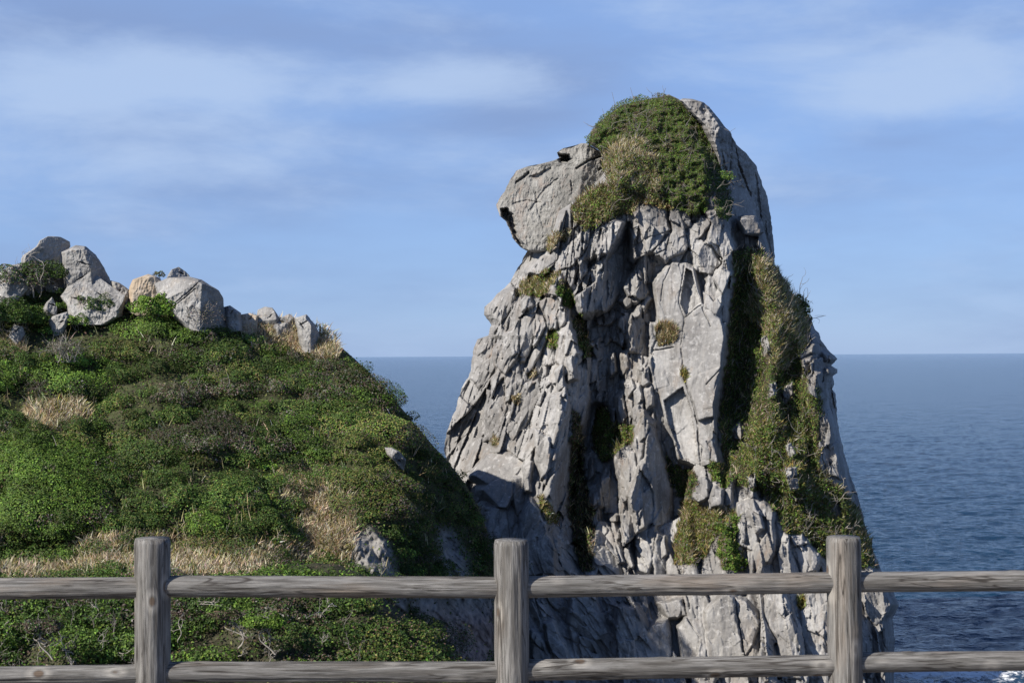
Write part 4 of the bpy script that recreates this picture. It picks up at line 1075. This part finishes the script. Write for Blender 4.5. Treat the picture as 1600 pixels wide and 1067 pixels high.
def scrub():
    vg = Veg(); tw = Veg(); gr = Veg()
    # cushion centres, in the picture's own density so that near and far read alike
    n = 1250
    px = RNG.uniform(-330, 778, n); top = np.interp(px, RIDGE[:, 0], RIDGE[:, 1])
    py = top + 4 + (1080-top)*RNG.random(n)
    keep = py < np.where(px < 560, 935, 1040)
    keep &= (~in_any(SOIL_GRASS, px, py, 9) | ((py > 832) & (RNG.random(n) < .38))) & ~in_any(CLIFF, px, py, 6)
    keep &= ~in_any(BOULD_POLYS, px, py, 3)
    px, py = px[keep], py[keep]; n = len(px)
    big = RNG.random(n) < .17
    rad = np.where(big, RNG.uniform(1.6, 3.1, n), .5+.75*RNG.random(n)**1.6); rad = np.where(big & (py < np.interp(px, RIDGE[:, 0], RIDGE[:, 1])+45), rad*.55, rad); rad *= np.interp(px, [540, 700], [1, .72]); rad *= np.interp(py-np.interp(px, RIDGE[:, 0], RIDGE[:, 1]), [0, 60], [.6, 1])
    cen = P(px, py, hill_Y(px, py)); cen[:, 2] += np.where(big, -rad*.18, rad*.10); cen[:, 1] += rad*np.where(big, .62, .25)
    zone = fbm(px/110, py/80, 3, 500); z2 = fbm(px/60, py/45, 3, 510)
    kind = np.full(n, 0)
    kind[zone > .16] = 1                                  # fresher green
    kind[z2 < -.30] = 2                                   # olive
    kind[(z2 > .36)] = 3                                  # brown, half dead
    for (cx, cy, rx, ry, k) in ((30,600,75,70,1),(20,720,80,50,1),(140,560,60,36,1),(480,700,60,50,1),(600,660,80,90,2),(560,760,60,60,2),(300,610,70,30,3),(480,600,60,40,3),(330,690,60,25,3),(400,820,70,40,0),(250,790,90,50,0),(700,800,60,90,2),(150,500,60,30,0)):
        e = ((px-cx)/rx)**2+((py-cy)/ry)**2
        kind[(e < 1) & (RNG.random(n) < .75)] = k
    mixes = [[('dark', 5), ('deep', 1), ('green', 3), ('olive', 1)], [('green', 5), ('dark', 2), ('bright', 2)], [('olive', 4), ('dark', 3), ('green', 2), ('brown', 1)], [('brown', 4), ('grey', 2), ('dark', 4), ('deep', 1)]]
    tint = np.exp(RNG.normal(0, .32, n))
    def colf(bi, m):
        out = np.zeros((m, 3))
        for k in range(4):
            s = kind[bi] == k
            out[s] = colr(mixes[k], int(s.sum()), .18)
        return out*tint[bi][:, None]
    dome_leaves(vg, cen[~big], rad[~big], lambda b, m: colf(np.where(~big)[0][b], m), 150, .105, squash=.66, stretch=1.18, tilt=.7)
    dome_leaves(vg, cen[big], rad[big], lambda b, m: colf(np.where(big)[0][b], m), 125, .112, squash=.62, stretch=1.3, lump=.13, shear=.32, under=.55, tilt=.6)
    # low filling between the cushions
    m = 60000
    fx = RNG.uniform(-330, 778, m); ft = np.interp(fx, RIDGE[:, 0], RIDGE[:, 1]); fy = ft + (1080-ft)*RNG.random(m)
    k = ~in_any(SOIL_GRASS, fx, fy, -6) & ~(in_any(CLIFF, fx, fy, -2) & (RNG.random(m) < .93)) & (fy < np.where(fx < 560, 940, 1045))
    fx, fy = fx[k], fy[k]
    p = P(fx, fy, hill_Y(fx, fy)); p[:, 2] += RNG.uniform(0, .35, len(p)); p[:, 1] -= RNG.uniform(0, .3, len(p))
    vg.leaves(p, np.tile((0, -.5, .8), (len(p), 1)), RNG.uniform(.11, .2, len(p)), colr([('dark', 4), ('olive', 2), ('brown', 2), ('green', 2)], len(p)), .6, 1.2)
    # dead twigs poking out
    for i in np.where((kind == 3) | (RNG.random(n) < .05))[0]:
        for _ in range(RNG.integers(0, 3) if kind[i] == 3 else 1):
            q = cen[i] + np.array([RNG.normal(0, rad[i]*.5), -rad[i]*.75, rad[i]*.25])
            tw.branch(q, (RNG.normal(.2, .6), -.4, RNG.uniform(.2, 1)), RNG.uniform(.35, .8), .014, 1, PAL['twig'] if RNG.random() < .4 else PAL['grey'], .6)
    o = vg.build('scrub', MAT_LEAF); o['kind'] = 'stuff'
    tag(o, 'dense wind-clipped evergreen scrub covering the headland', 'scrub')
    t = tw.build('dead_twigs', MAT_TWIG); t['kind'] = 'stuff'; tag(t, 'grey dead twigs poking out of the headland scrub', 'twigs')
    # dry grass
    for g, cnt in zip(SOIL_GRASS, (13000, 10000, 6500, 2000, 1300, 3500)):
        a = np.array(g, float); x = RNG.uniform(a[:, 0].min(), a[:, 0].max(), cnt*2); y = RNG.uniform(a[:, 1].min(), a[:, 1].max(), cnt*2)
        d = sdf(g, x+10*perlin(x/20, y/20, 520), y); s = (d < 3) | ((d < 16) & (RNG.random(len(x)) < .2)); x, y = x[s][:cnt], y[s][:cnt]
        p = P(x, y, hill_Y(x, y)-.05); 
        green = RNG.random(len(p)) < np.clip(.10+.5*perlin(x/26, y/22, 530), 0, .6)
        c = np.where(green[:, None], colr([('olive', 2), ('yellow', 2), ('green', 1)], len(p)), colr([('tan', 5), ('straw', 3), ('rust', .5)], len(p), .25))
        gr.blades(p, RNG.uniform(.3, .75, len(p)), .06, c, .75, (.25, -.3, 0))
    # thin dry stalks through the scrub edges
    x = RNG.uniform(-100, 760, 5000); y = RNG.uniform(480, 930, 5000); t0 = np.interp(x, RIDGE[:, 0], RIDGE[:, 1])
    s = (y > t0+12) & (fbm(x/70, y/50, 2, 540) > .22); x, y = x[s], y[s]
    p = P(x, y, hill_Y(x, y)-.5); gr.blades(p, RNG.uniform(.4, .9, len(p)), .035, colr([('tan', 2), ('straw', 3), ('olive', 2)], len(p)), .5)
    o = gr.build('dry_grass', MAT_GRASS); o['kind'] = 'stuff'; tag(o, 'pale dry grass in patches between the scrub on the headland', 'grass')
scrub()
def near_scrub():
    vg = Veg(); tw = Veg()
    n = 330
    px = RNG.uniform(-420, 740, n); top = np.interp(px, MR[:, 0], MR[:, 1]); py = top + 6 + (1120-top)*RNG.random(n)
    rad = RNG.uniform(.5, 1.05, n)*np.interp(py-top, [0, 50], [.7, 1])*np.interp(px, [500, 720], [1, .6])
    for (tx, ty) in ((430, 1022), (372, 1012), (82, 1030)):
        k = ~((np.abs(px-tx+8) < 42) & (py > ty-42) & (py < ty+60)); px, py, rad = px[k], py[k], rad[k]
    top = np.interp(px, MR[:, 0], MR[:, 1]); n = len(px)
    cen = P(px, py, near_Y(px, py)); cen[:, 2] += rad*.05; cen[:, 1] += rad*.2
    z = fbm(px/70, py/50, 3, 550); kind = np.where(z > .12, 1, np.where(z < -.2, 3, 0)); kind[(px > 420) & (py < 925)] = 1
    kind[(px > 560)] = 2
    mixes = [[('dark', 5), ('deep', 2), ('green', 3)], [('green', 5), ('dark', 3), ('bright', 1.5)], [('olive', 2), ('dark', 4), ('green', 2), ('brown', 1)], [('brown', 5), ('grey', 2), ('dark', 4), ('deep', 2)]]
    def colf(bi, m):
        out = np.zeros((m, 3))
        for k in range(4):
            s = kind[bi] == k; out[s] = colr(mixes[k], int(s.sum()), .3)
        return out
    dome_leaves(vg, cen, rad, colf, 170, .105, squash=.6, lump=.25)
    m = 16000
    fx = RNG.uniform(-420, 735, m); ft = np.interp(fx, MR[:, 0], MR[:, 1]); fy = ft + (1130-ft)*RNG.random(m)
    p = P(fx, fy, near_Y(fx, fy)-.1); p[:, 2] += RNG.uniform(-.1, .25, m)
    vg.leaves(p, np.tile((0, -.5, .8), (m, 1)), RNG.uniform(.08, .15, m), colr([('dark', 4), ('olive', 1), ('brown', 3), ('green', 2)], m), .6, 1.2)
    for _ in range(70):
        x = RNG.uniform(-200, 560); y = RNG.uniform(945, 1060)
        q = P(x, y, near_Y(np.array(x), np.array(y))-.75)
        tw.branch(q, (RNG.normal(0, .8), -.3, RNG.uniform(.2, 1)), RNG.uniform(.35, .75), .016, 2, PAL['twig'] if RNG.random() < .5 else PAL['grey'], .8)
    o = vg.build('near_scrub', MAT_LEAF); o['kind'] = 'stuff'; tag(o, 'evergreen scrub on the nearer slope below the fence rails', 'scrub')
    t = tw.build('bare_twigs', MAT_TWIG); t['kind'] = 'stuff'; tag(t, 'bleached twisted twigs among the nearer scrub', 'twigs')
near_scrub()
# ------------------------------------------------------------------ shrubs that stand out one by one
def hy(px, py): return float(hill_Y(np.array(float(px)), np.array(float(py))))
def shrub(name, px, py, Y, r, mixl, label, n=1400, size=.13, squash=.75, wood='grey', trunk=True, lump=.2, twiggy=0, stretch=1.1):
    Y = min(hy(px, py)-.5, 90.5); base = P(px, py, Y); root = empty(name, base)
    vg = Veg(); cen = (base+np.array([0, 0, r*.55]))[None]
    dome_leaves(vg, cen, np.array([r]), lambda bi, m: colr(mixl, m, .3), n/(4*math.pi*r*r*.55), size, squash, lump=lump, shear=.1, stretch=stretch)
    o = vg.build('crown', MAT_LEAF); reparent(o, root)
    tv = Veg()
    for _ in range(3+twiggy):
        tv.branch(base+RNG.normal(0, .08+.25*r*(twiggy > 0), 3)*np.array([1, 1, 0]), (RNG.normal(0, .6), RNG.normal(-.35, .3), 1), r*(RNG.uniform(.8, 1.3) if twiggy else RNG.uniform(.55, .8)), .015+.010*r, 2, PAL[wood], .5)
    reparent(tv.build('branches', MAT_TWIG), root)
    return tag(root, label, 'shrub')
G_DK = [('dark', 5), ('deep', 2), ('green', 2)]; G_BR = [('bright', 6), ('green', 3)]; G_GR = [('green', 5), ('dark', 3), ('bright', 1)]
shrub('shrub', 246, 506, 85.5, 1.35, G_BR, 'bright yellow-green bush under the tan boulder', 2200, .17, .75)
shrub('bare_shrub', 318, 520, 84.8, 1.3, [('grey', 5), ('brown', 3), ('olive', 1)], 'round grey nearly leafless bush in front of the broad middle boulder', 700, .09, .8, 'twig', twiggy=16)
shrub('shrub', 66, 448, 86.8, 1.3, G_DK, 'dark evergreen bush in front of the two highest boulders', 2200, .14, .6, stretch=1.45)
shrub('shrub', 38, 465, 86, 1.7, [('dark', 4), ('grey', 2), ('brown', 2), ('green', 1)], 'dark twiggy bush left of the low whitish boulder, with grey twigs', 2000, .14, .7, 'twig', twiggy=8)
shrub('shrub', 8, 522, 85, 1.7, G_DK, 'wide dark bush at the left edge below the twiggy bush', 2600, .15, .65)
shrub('shrub', 46, 516, 84.6, 1.05, G_GR, 'green bush left of the small boulder with the dark crack', 2000, .15, .7)
shrub('shrub', 103, 466, 85.2, .55, G_DK, 'small dark bush on the left end of the sloping slab', 500, .11, .6)
shrub('shrub', 96, 486, 84.2, .42, G_GR, 'small green bush between the two small pale boulders and the slab', 550, .11, .7)
shrub('shrub', 138, 488, 84.6, .8, [('dark', 5), ('brown', 2), ('green', 1)], 'dark rounded bush at the foot of the sloping slab', 900, .12, .8)
shrub('shrub', 156, 496, 84.2, .95, G_DK, 'domed dark green bush right of the rounded one under the slab', 1100, .12, .85)
shrub('shrub', 249, 436, 87.4, .35, [('dark', 4), ('brown', 3), ('olive', 2)], 'tiny dark bush between the tan boulder and the perched stone', 380, .09, .8)
shrub('shrub', 120, 516, 83.8, .75, G_BR, 'small yellow-green bush right of the boulder half in the shrubs', 520, .13, .7)
shrub('bare_shrub', 104, 566, 83.2, 1.0, [('grey', 5), ('brown', 3), ('dark', 2)], 'grey dead bush below the small boulders on the left slope', 700, .09, .7, 'twig', twiggy=16)
def twisted(px, py, r, mixl, label, dx=-.4):
    Y = float(near_Y(np.array(float(px)), np.array(float(py))))-1.5
    base = P(px, py, Y); root = empty('twisted_shrub', base)
    top = P(px-18, py-48, Y)
    vg = Veg(); dome_leaves(vg, top[None], np.array([r]), lambda bi, m: colr(mixl, m, .3), 1500/(4*math.pi*r*r*.55), .09, .55, shear=.1)
    reparent(vg.build('crown', MAT_LEAF), root)
    tv = Veg()
    def path(a, b, bow, r0): 
        t = np.linspace(0, 1, 10)[:, None]; q = a+(b-a)*t; q[:, 0] += bow*np.sin(t[:, 0]*math.pi)+.05*np.sin(t[:, 0]*9); tv.tube(q, r0, r0*.5, PAL['twig'])
    bow = RNG.uniform(.15, .4)*RNG.choice([-1, 1]); path(base, top, bow, .026)
    mid = base+(top-base)*RNG.uniform(.3, .5)+np.array([bow*.7, 0, 0])
    for _ in range(3): path(mid+RNG.normal(0, .05, 3), top+np.array([RNG.uniform(-.5, .5), .1, RNG.uniform(-.15, .05)]), RNG.uniform(-.25, .25), RNG.uniform(.012, .02))
    for _ in range(5): tv.branch(base+(top-base)*RNG.uniform(.4, .9), (RNG.normal(0, .9), -.2, .6), r*1.1, .011, 2, PAL['twig'], .8)
    reparent(tv.build('branches', MAT_TWIG), root)
    return tag(root, label, 'shrub')
twisted(430, 1022, .55, [('bright', 3), ('green', 4)], 'twisted pale-stemmed shrub with a round green crown between the rails, right of the left post')
twisted(372, 1012, .36, [('brown', 4), ('dark', 3)], 'bleached forked shrub with a thin brown crown, nearest the left post on its right')
twisted(82, 1030, .5, [('brown', 4), ('grey', 2), ('dark', 3)], 'sprawling bleached shrub between the rails left of the left post')
# ------------------------------------------------------------------ plants on the sea stack
def face_Y(u, v, lift): return Y0 - samp(H, u, v) - lift
def patch_pts(poly, n, spread=3, avoid=None):
    a = np.array(poly, float); out = []
    x = RNG.uniform(a[:, 0].min()-4, a[:, 0].max()+4, n*6); y = RNG.uniform(a[:, 1].min()-4, a[:, 1].max()+4, n*6)
    d = sdf(poly, x+7*perlin(x/11, y/11, 610), y+7*perlin(x/11, y/11, 611))
    s = d < -7*RNG.random(len(d))**2+2.5*perlin(x/5, y/5, 612)
    for b in BARE: s &= sdf(b, x, y) > -1
    if avoid is not None: s &= (sdf(avoid, x+8*perlin(x/10, y/10, 613), y) > 0) | (RNG.random(len(d)) < .07)
    return x[s][:n], y[s][:n]
def stack_plant(name, poly, label, cat, leaf=None, grass=None, lift=.5, ls=.14, gl=.5, twigs=0, group=None, kind=None, twig='grey', avoid=None):
    a = np.array(poly, float)
    uc, vb = a[:, 0].mean(), a[:, 1].max()
    root = empty(name, P(uc, vb, float(face_Y(np.array(uc), np.array(vb-2), .2))))
    made = []
    if leaf:
        mixl, n = leaf; u, v = patch_pts(poly, n, 3, avoid)
        w = 1+.8*perlin(u/13, v/11, 620)+.4*perlin(u/5, v/5, 621)
        l = lift*np.clip(w, .1, 2)*(1-.45*RNG.random(len(u))**2)
        p = P(u, v, face_Y(u, v, l)); vg = Veg()
        c = colr(mixl, len(p), .22); z = perlin(u/17, v/13, 630)+.5*perlin(u/7, v/6, 631)
        c = np.where(((z > .24) & (RNG.random(len(p)) < .75))[:, None], colr([('brown', 3), ('grey', 3), ('olive', 3)], len(p), .3), c)
        c = np.where(((z < -.3) & (RNG.random(len(p)) < .6))[:, None], colr([('green', 4), ('bright', 2), ('olive', 2)], len(p), .3), c)
        vg.leaves(p, np.tile((-.1, -.75, .6), (len(p), 1)), ls*RNG.uniform(.7, 1.4, len(p)), c, .6, 1.0)
        made.append(vg.build('leaves', MAT_LEAF))
    if grass:
        mixg, n = grass; u, v = patch_pts(poly, n)
        p = P(u, v, face_Y(u, v, lift*.25*RNG.random(len(u)))); vg = Veg()
        vg.blades(p, gl*RNG.uniform(.5, 1.3, len(p)), .055, colr(mixg, len(p), .3), .55, (.1, -.55, -.1))
        made.append(vg.build('blades', MAT_GRASS))
    if twigs:
        tv = Veg(); u, v = patch_pts(poly, twigs)
        for x, y in zip(u, v):
            tv.branch(P(x, y, float(face_Y(np.array(x), np.array(y), lift*.5))), (RNG.normal(.1, .6), -.7, RNG.uniform(-.1, 1)), RNG.uniform(.7, 1.5), .028, 1, PAL[twig], .5)
        made.append(tv.build('branches', MAT_TWIG))
    for o in made:
        reparent(o, root); o['kind'] = 'stuff'
    tag(root, label, cat, group, kind)
    return root
DRY = [('tan', 4), ('straw', 4), ('yellow', 1), ('olive', 1)]; OLV = [('straw', 2), ('yellow', 2), ('olive', 4), ('rust', 1), ('green', 1)]; BRN = [('rust', 3), ('straw', 3), ('brown', 3), ('olive', 1)]
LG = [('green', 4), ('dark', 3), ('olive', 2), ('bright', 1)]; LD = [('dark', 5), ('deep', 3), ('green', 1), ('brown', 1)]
CAPG = [(940,236),(972,214),(1004,222),(1024,250),(1034,300),(1012,312),(990,304),(965,292),(948,288),(944,262)]
cap = stack_plant('shrub', CAP, 'thick green bush capping the monkey-shaped stack like hair', 'shrub', (LG+[('brown', 1.5), ('grey', 1)], 46000), None, .42, .092, twigs=40, avoid=CAPG)
stack_plant('grass_patch', CAPG, 'straw-coloured dry grass running down the front of the bush on the top', 'grass', (LG+[('olive', 3)], 1300), (DRY+[('tan', 2), ('olive', 1)], 7000), .6, gl=.6)
tv = Veg()
for a, b in (((963, 172), (956, 144)), ((990, 156), (985, 137)), ((1036, 150), (1040, 138)), ((946, 186), (941, 170))):
    y = float(face_Y(np.array(a[0]+4.), np.array(a[1]+8.), .3)); tv.tube(np.linspace(P(*a, y), P(*b, y), 4), .022, .012, PAL['grey'])
sp = tv.build('bare_stems', MAT_TWIG); sp['kind'] = 'stuff'; reparent(sp, cap)
CAPD = [(1098,196),(1112,214),(1126,244),(1138,282),(1146,320),(1140,350),(1122,340),(1112,300),(1108,240)]
stack_plant('dark_shrub', CAPD, 'dark shaded bush in the cleft between the green cap and the nape slab', 'shrub', (LD+LG+[('grey', 2)], 6500), None, .7, .10, twigs=14)
stack_plant('grass_patch', [(960,300),(1000,300),(1062,318),(1052,332),(1020,322),(1000,318),(985,312)], 'rusty grass fringe along the lower edge of the green cap', 'grass', (OLV, 300), (BRN, 900), .4, gl=.45)
stack_plant('grass_patch', [(893,318),(908,306),(925,292),(955,290),(978,296),(998,316),(990,334),(960,342),(940,352),(914,362),(896,344)], 'olive and brown grass ledge between the head boulder and the chest', 'grass', (LG+[('olive', 4), ('brown', 1)], 1200), (BRN+DRY+[('olive', 5)], 3600), .6, gl=.5, twigs=4)
stack_plant('grass_patch', [(842,386),(852,372),(872,361),(894,360),(884,376),(868,384),(862,396),(848,394)], 'tan grass patch under the chin of the head boulder', 'grass', None, (DRY+[('rust', 2)], 900), .3, gl=.35)
stack_plant('grass_patch', [(806,462),(814,440),(836,430),(852,418),(862,426),(874,428),(860,448),(846,466),(822,462)], 'yellow-green grass cushion on the left shoulder of the stack', 'grass', (LG, 250), (OLV+DRY, 2200), .4, gl=.4)
stack_plant('shrub', [(870,444),(880,436),(892,452),(897,474),(894,484),(878,474),(870,462)], 'small dark green bush right of the shoulder grass', 'shrub', ([('green', 3), ('dark', 5)], 700), (BRN, 120), .4, .12)
stack_plant('scrub_patch', [(894,494),(908,492),(918,512),(926,556),(914,560),(902,534)], 'dark green growth down the crack right of the pointed pale slab', 'scrub', (LD+[('olive', 2)], 700), (BRN, 220), .35, .12)
stack_plant('shrub', [(852,524),(864,516),(874,522),(870,540),(862,546),(854,536)], 'little bright green bush left of the pointed pale slab', 'shrub', ([('green', 5), ('bright', 2), ('olive', 1)], 420), (OLV, 120), .35, .11)
stack_plant('grass_tuft', [(1024,512),(1034,503),(1048,506),(1063,518),(1056,532),(1040,542),(1026,541)], 'golden-brown grass tuft sitting on the step of the great pale slab', 'grass', None, ([('straw', 4), ('rust', 3), ('tan', 2), ('olive', 2)], 1300), .7, gl=.5)
stack_plant('grass_tuft', [(798,628),(804,618),(815,618),(812,632)], 'small orange tuft on the left flank between ribbed rock', 'grass', None, (BRN+DRY, 230), .3, gl=.3)
stack_plant('grass_tuft', [(764,690),(770,681),(780,684),(776,698)], 'small orange tuft low on the left flank above the smooth swelling', 'grass', None, (DRY+[('rust', 2)], 200), .25, gl=.3)
stack_plant('grass_tuft', [(824,582),(836,574),(840,584),(830,592)], 'tan tuft in the crack right of the tall slab on the left flank', 'grass', None, (DRY, 200), .25, gl=.3)
stack_plant('grass_tuft', [(1062,582),(1068,570),(1074,590),(1070,602)], 'narrow yellow tuft in the crack beside the great pale slab', 'grass', None, (OLV, 260), .25, gl=.3)
stack_plant('scrub_patch', [(930,640),(946,634),(958,660),(988,664),(992,690),(968,700),(954,722),(936,720),(926,690)], 'olive bushes growing in the middle gully left of the tall pinnacle', 'scrub', (LG+[('olive', 4)], 2200), (BRN+OLV, 1100), .6, .12)
stack_plant('scrub_patch', [(893,640),(908,650),(914,700),(912,740),(928,800),(926,892),(906,896),(898,850),(886,790),(890,720)], 'dark brown growth down the shaded middle gully', 'scrub', (LD+[('brown', 4)], 2200), (BRN, 1300), .35, .12)
stack_plant('grass_patch', [(838,778),(848,772),(856,786),(872,806),(872,820),(858,816),(846,800)], 'tan and green tufts on the slanting edge right of the smooth swelling', 'grass', (OLV, 250), (DRY+OLV, 500), .4, gl=.4)
stack_plant('scrub_patch', [(1040,710),(1052,724),(1084,738),(1092,752),(1078,776),(1058,776),(1044,750)], 'shaded scrub at the foot of the great pale slab', 'scrub', (LD+[('brown', 2)], 1300), (BRN, 500), .4, .12)
stack_plant('scrub_patch', [(1066,780),(1084,780),(1106,796),(1128,792),(1150,800),(1146,830),(1120,836),(1106,866),(1088,884),(1052,880),(1050,850),(1060,820)], 'tan and olive grass slope in the lower middle of the stack', 'scrub', (LG+[('olive', 3)], 1500), (DRY+OLV+[('rust', 2)], 4600), .5, .12, .5, twigs=5)
stack_plant('shrub', [(1118,812),(1140,802),(1156,810),(1150,836),(1156,860),(1172,884),(1158,894),(1130,890),(1118,866),(1122,840)], 'glossy green bushes at the right of the tan slope', 'shrub', ([('green', 5), ('dark', 3), ('bright', 2)], 2300), (OLV, 300), .6, .13)
stack_plant('grass_patch', [(1102,728),(1116,720),(1132,726),(1146,750),(1134,762),(1112,750)], 'green and yellow tufts at the lower right corner of the great pale slab', 'grass', (LG, 600), (OLV, 500), .4, gl=.4)
stack_plant('grass_tuft', [(1246,930),(1258,930),(1258,946),(1250,956),(1246,944)], 'yellow tuft in the cleft just under the top rail', 'grass', None, (OLV+[('bright', 1)], 260), .4, gl=.4)
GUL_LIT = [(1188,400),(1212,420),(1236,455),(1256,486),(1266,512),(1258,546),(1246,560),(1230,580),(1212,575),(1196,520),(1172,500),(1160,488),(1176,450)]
GUL_LOW = [(1180,664),(1216,650),(1276,680),(1286,740),(1320,770),(1345,800),(1362,850),(1372,888),(1345,884),(1300,860),(1262,842),(1228,832),(1214,800),(1196,760),(1160,720),(1150,690)]
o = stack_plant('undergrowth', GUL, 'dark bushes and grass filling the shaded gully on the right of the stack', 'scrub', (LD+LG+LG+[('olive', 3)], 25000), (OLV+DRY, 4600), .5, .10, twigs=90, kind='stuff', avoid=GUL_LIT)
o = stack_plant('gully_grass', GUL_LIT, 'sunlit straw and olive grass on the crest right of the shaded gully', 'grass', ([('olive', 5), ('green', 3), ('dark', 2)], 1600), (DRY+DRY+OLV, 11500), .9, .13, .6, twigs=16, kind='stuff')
o = stack_plant('slope_grass', GUL_LOW, 'olive grass and low bushes on the lower right slope of the stack', 'grass', (LG+[('olive', 4)], 4000), (OLV+OLV+DRY+[('rust', 2)], 9500), .8, .13, .55, twigs=26, kind='stuff', twig='twig')
stack_plant('shrub', [(1236,464),(1244,460),(1254,460),(1262,470),(1268,486),(1268,500),(1258,494),(1246,478)], 'dark rounded bush on the right skyline of the stack', 'shrub', ([('dark', 5), ('green', 3)], 800), None, .8, .13, twigs=6)
stack_plant('shrub', [(1122,268),(1132,266),(1146,270),(1150,282),(1140,284),(1128,280)], 'little green bush on the face of the nape slab', 'shrub', ([('green', 3), ('dark', 3)], 260), None, 3.0, .12)
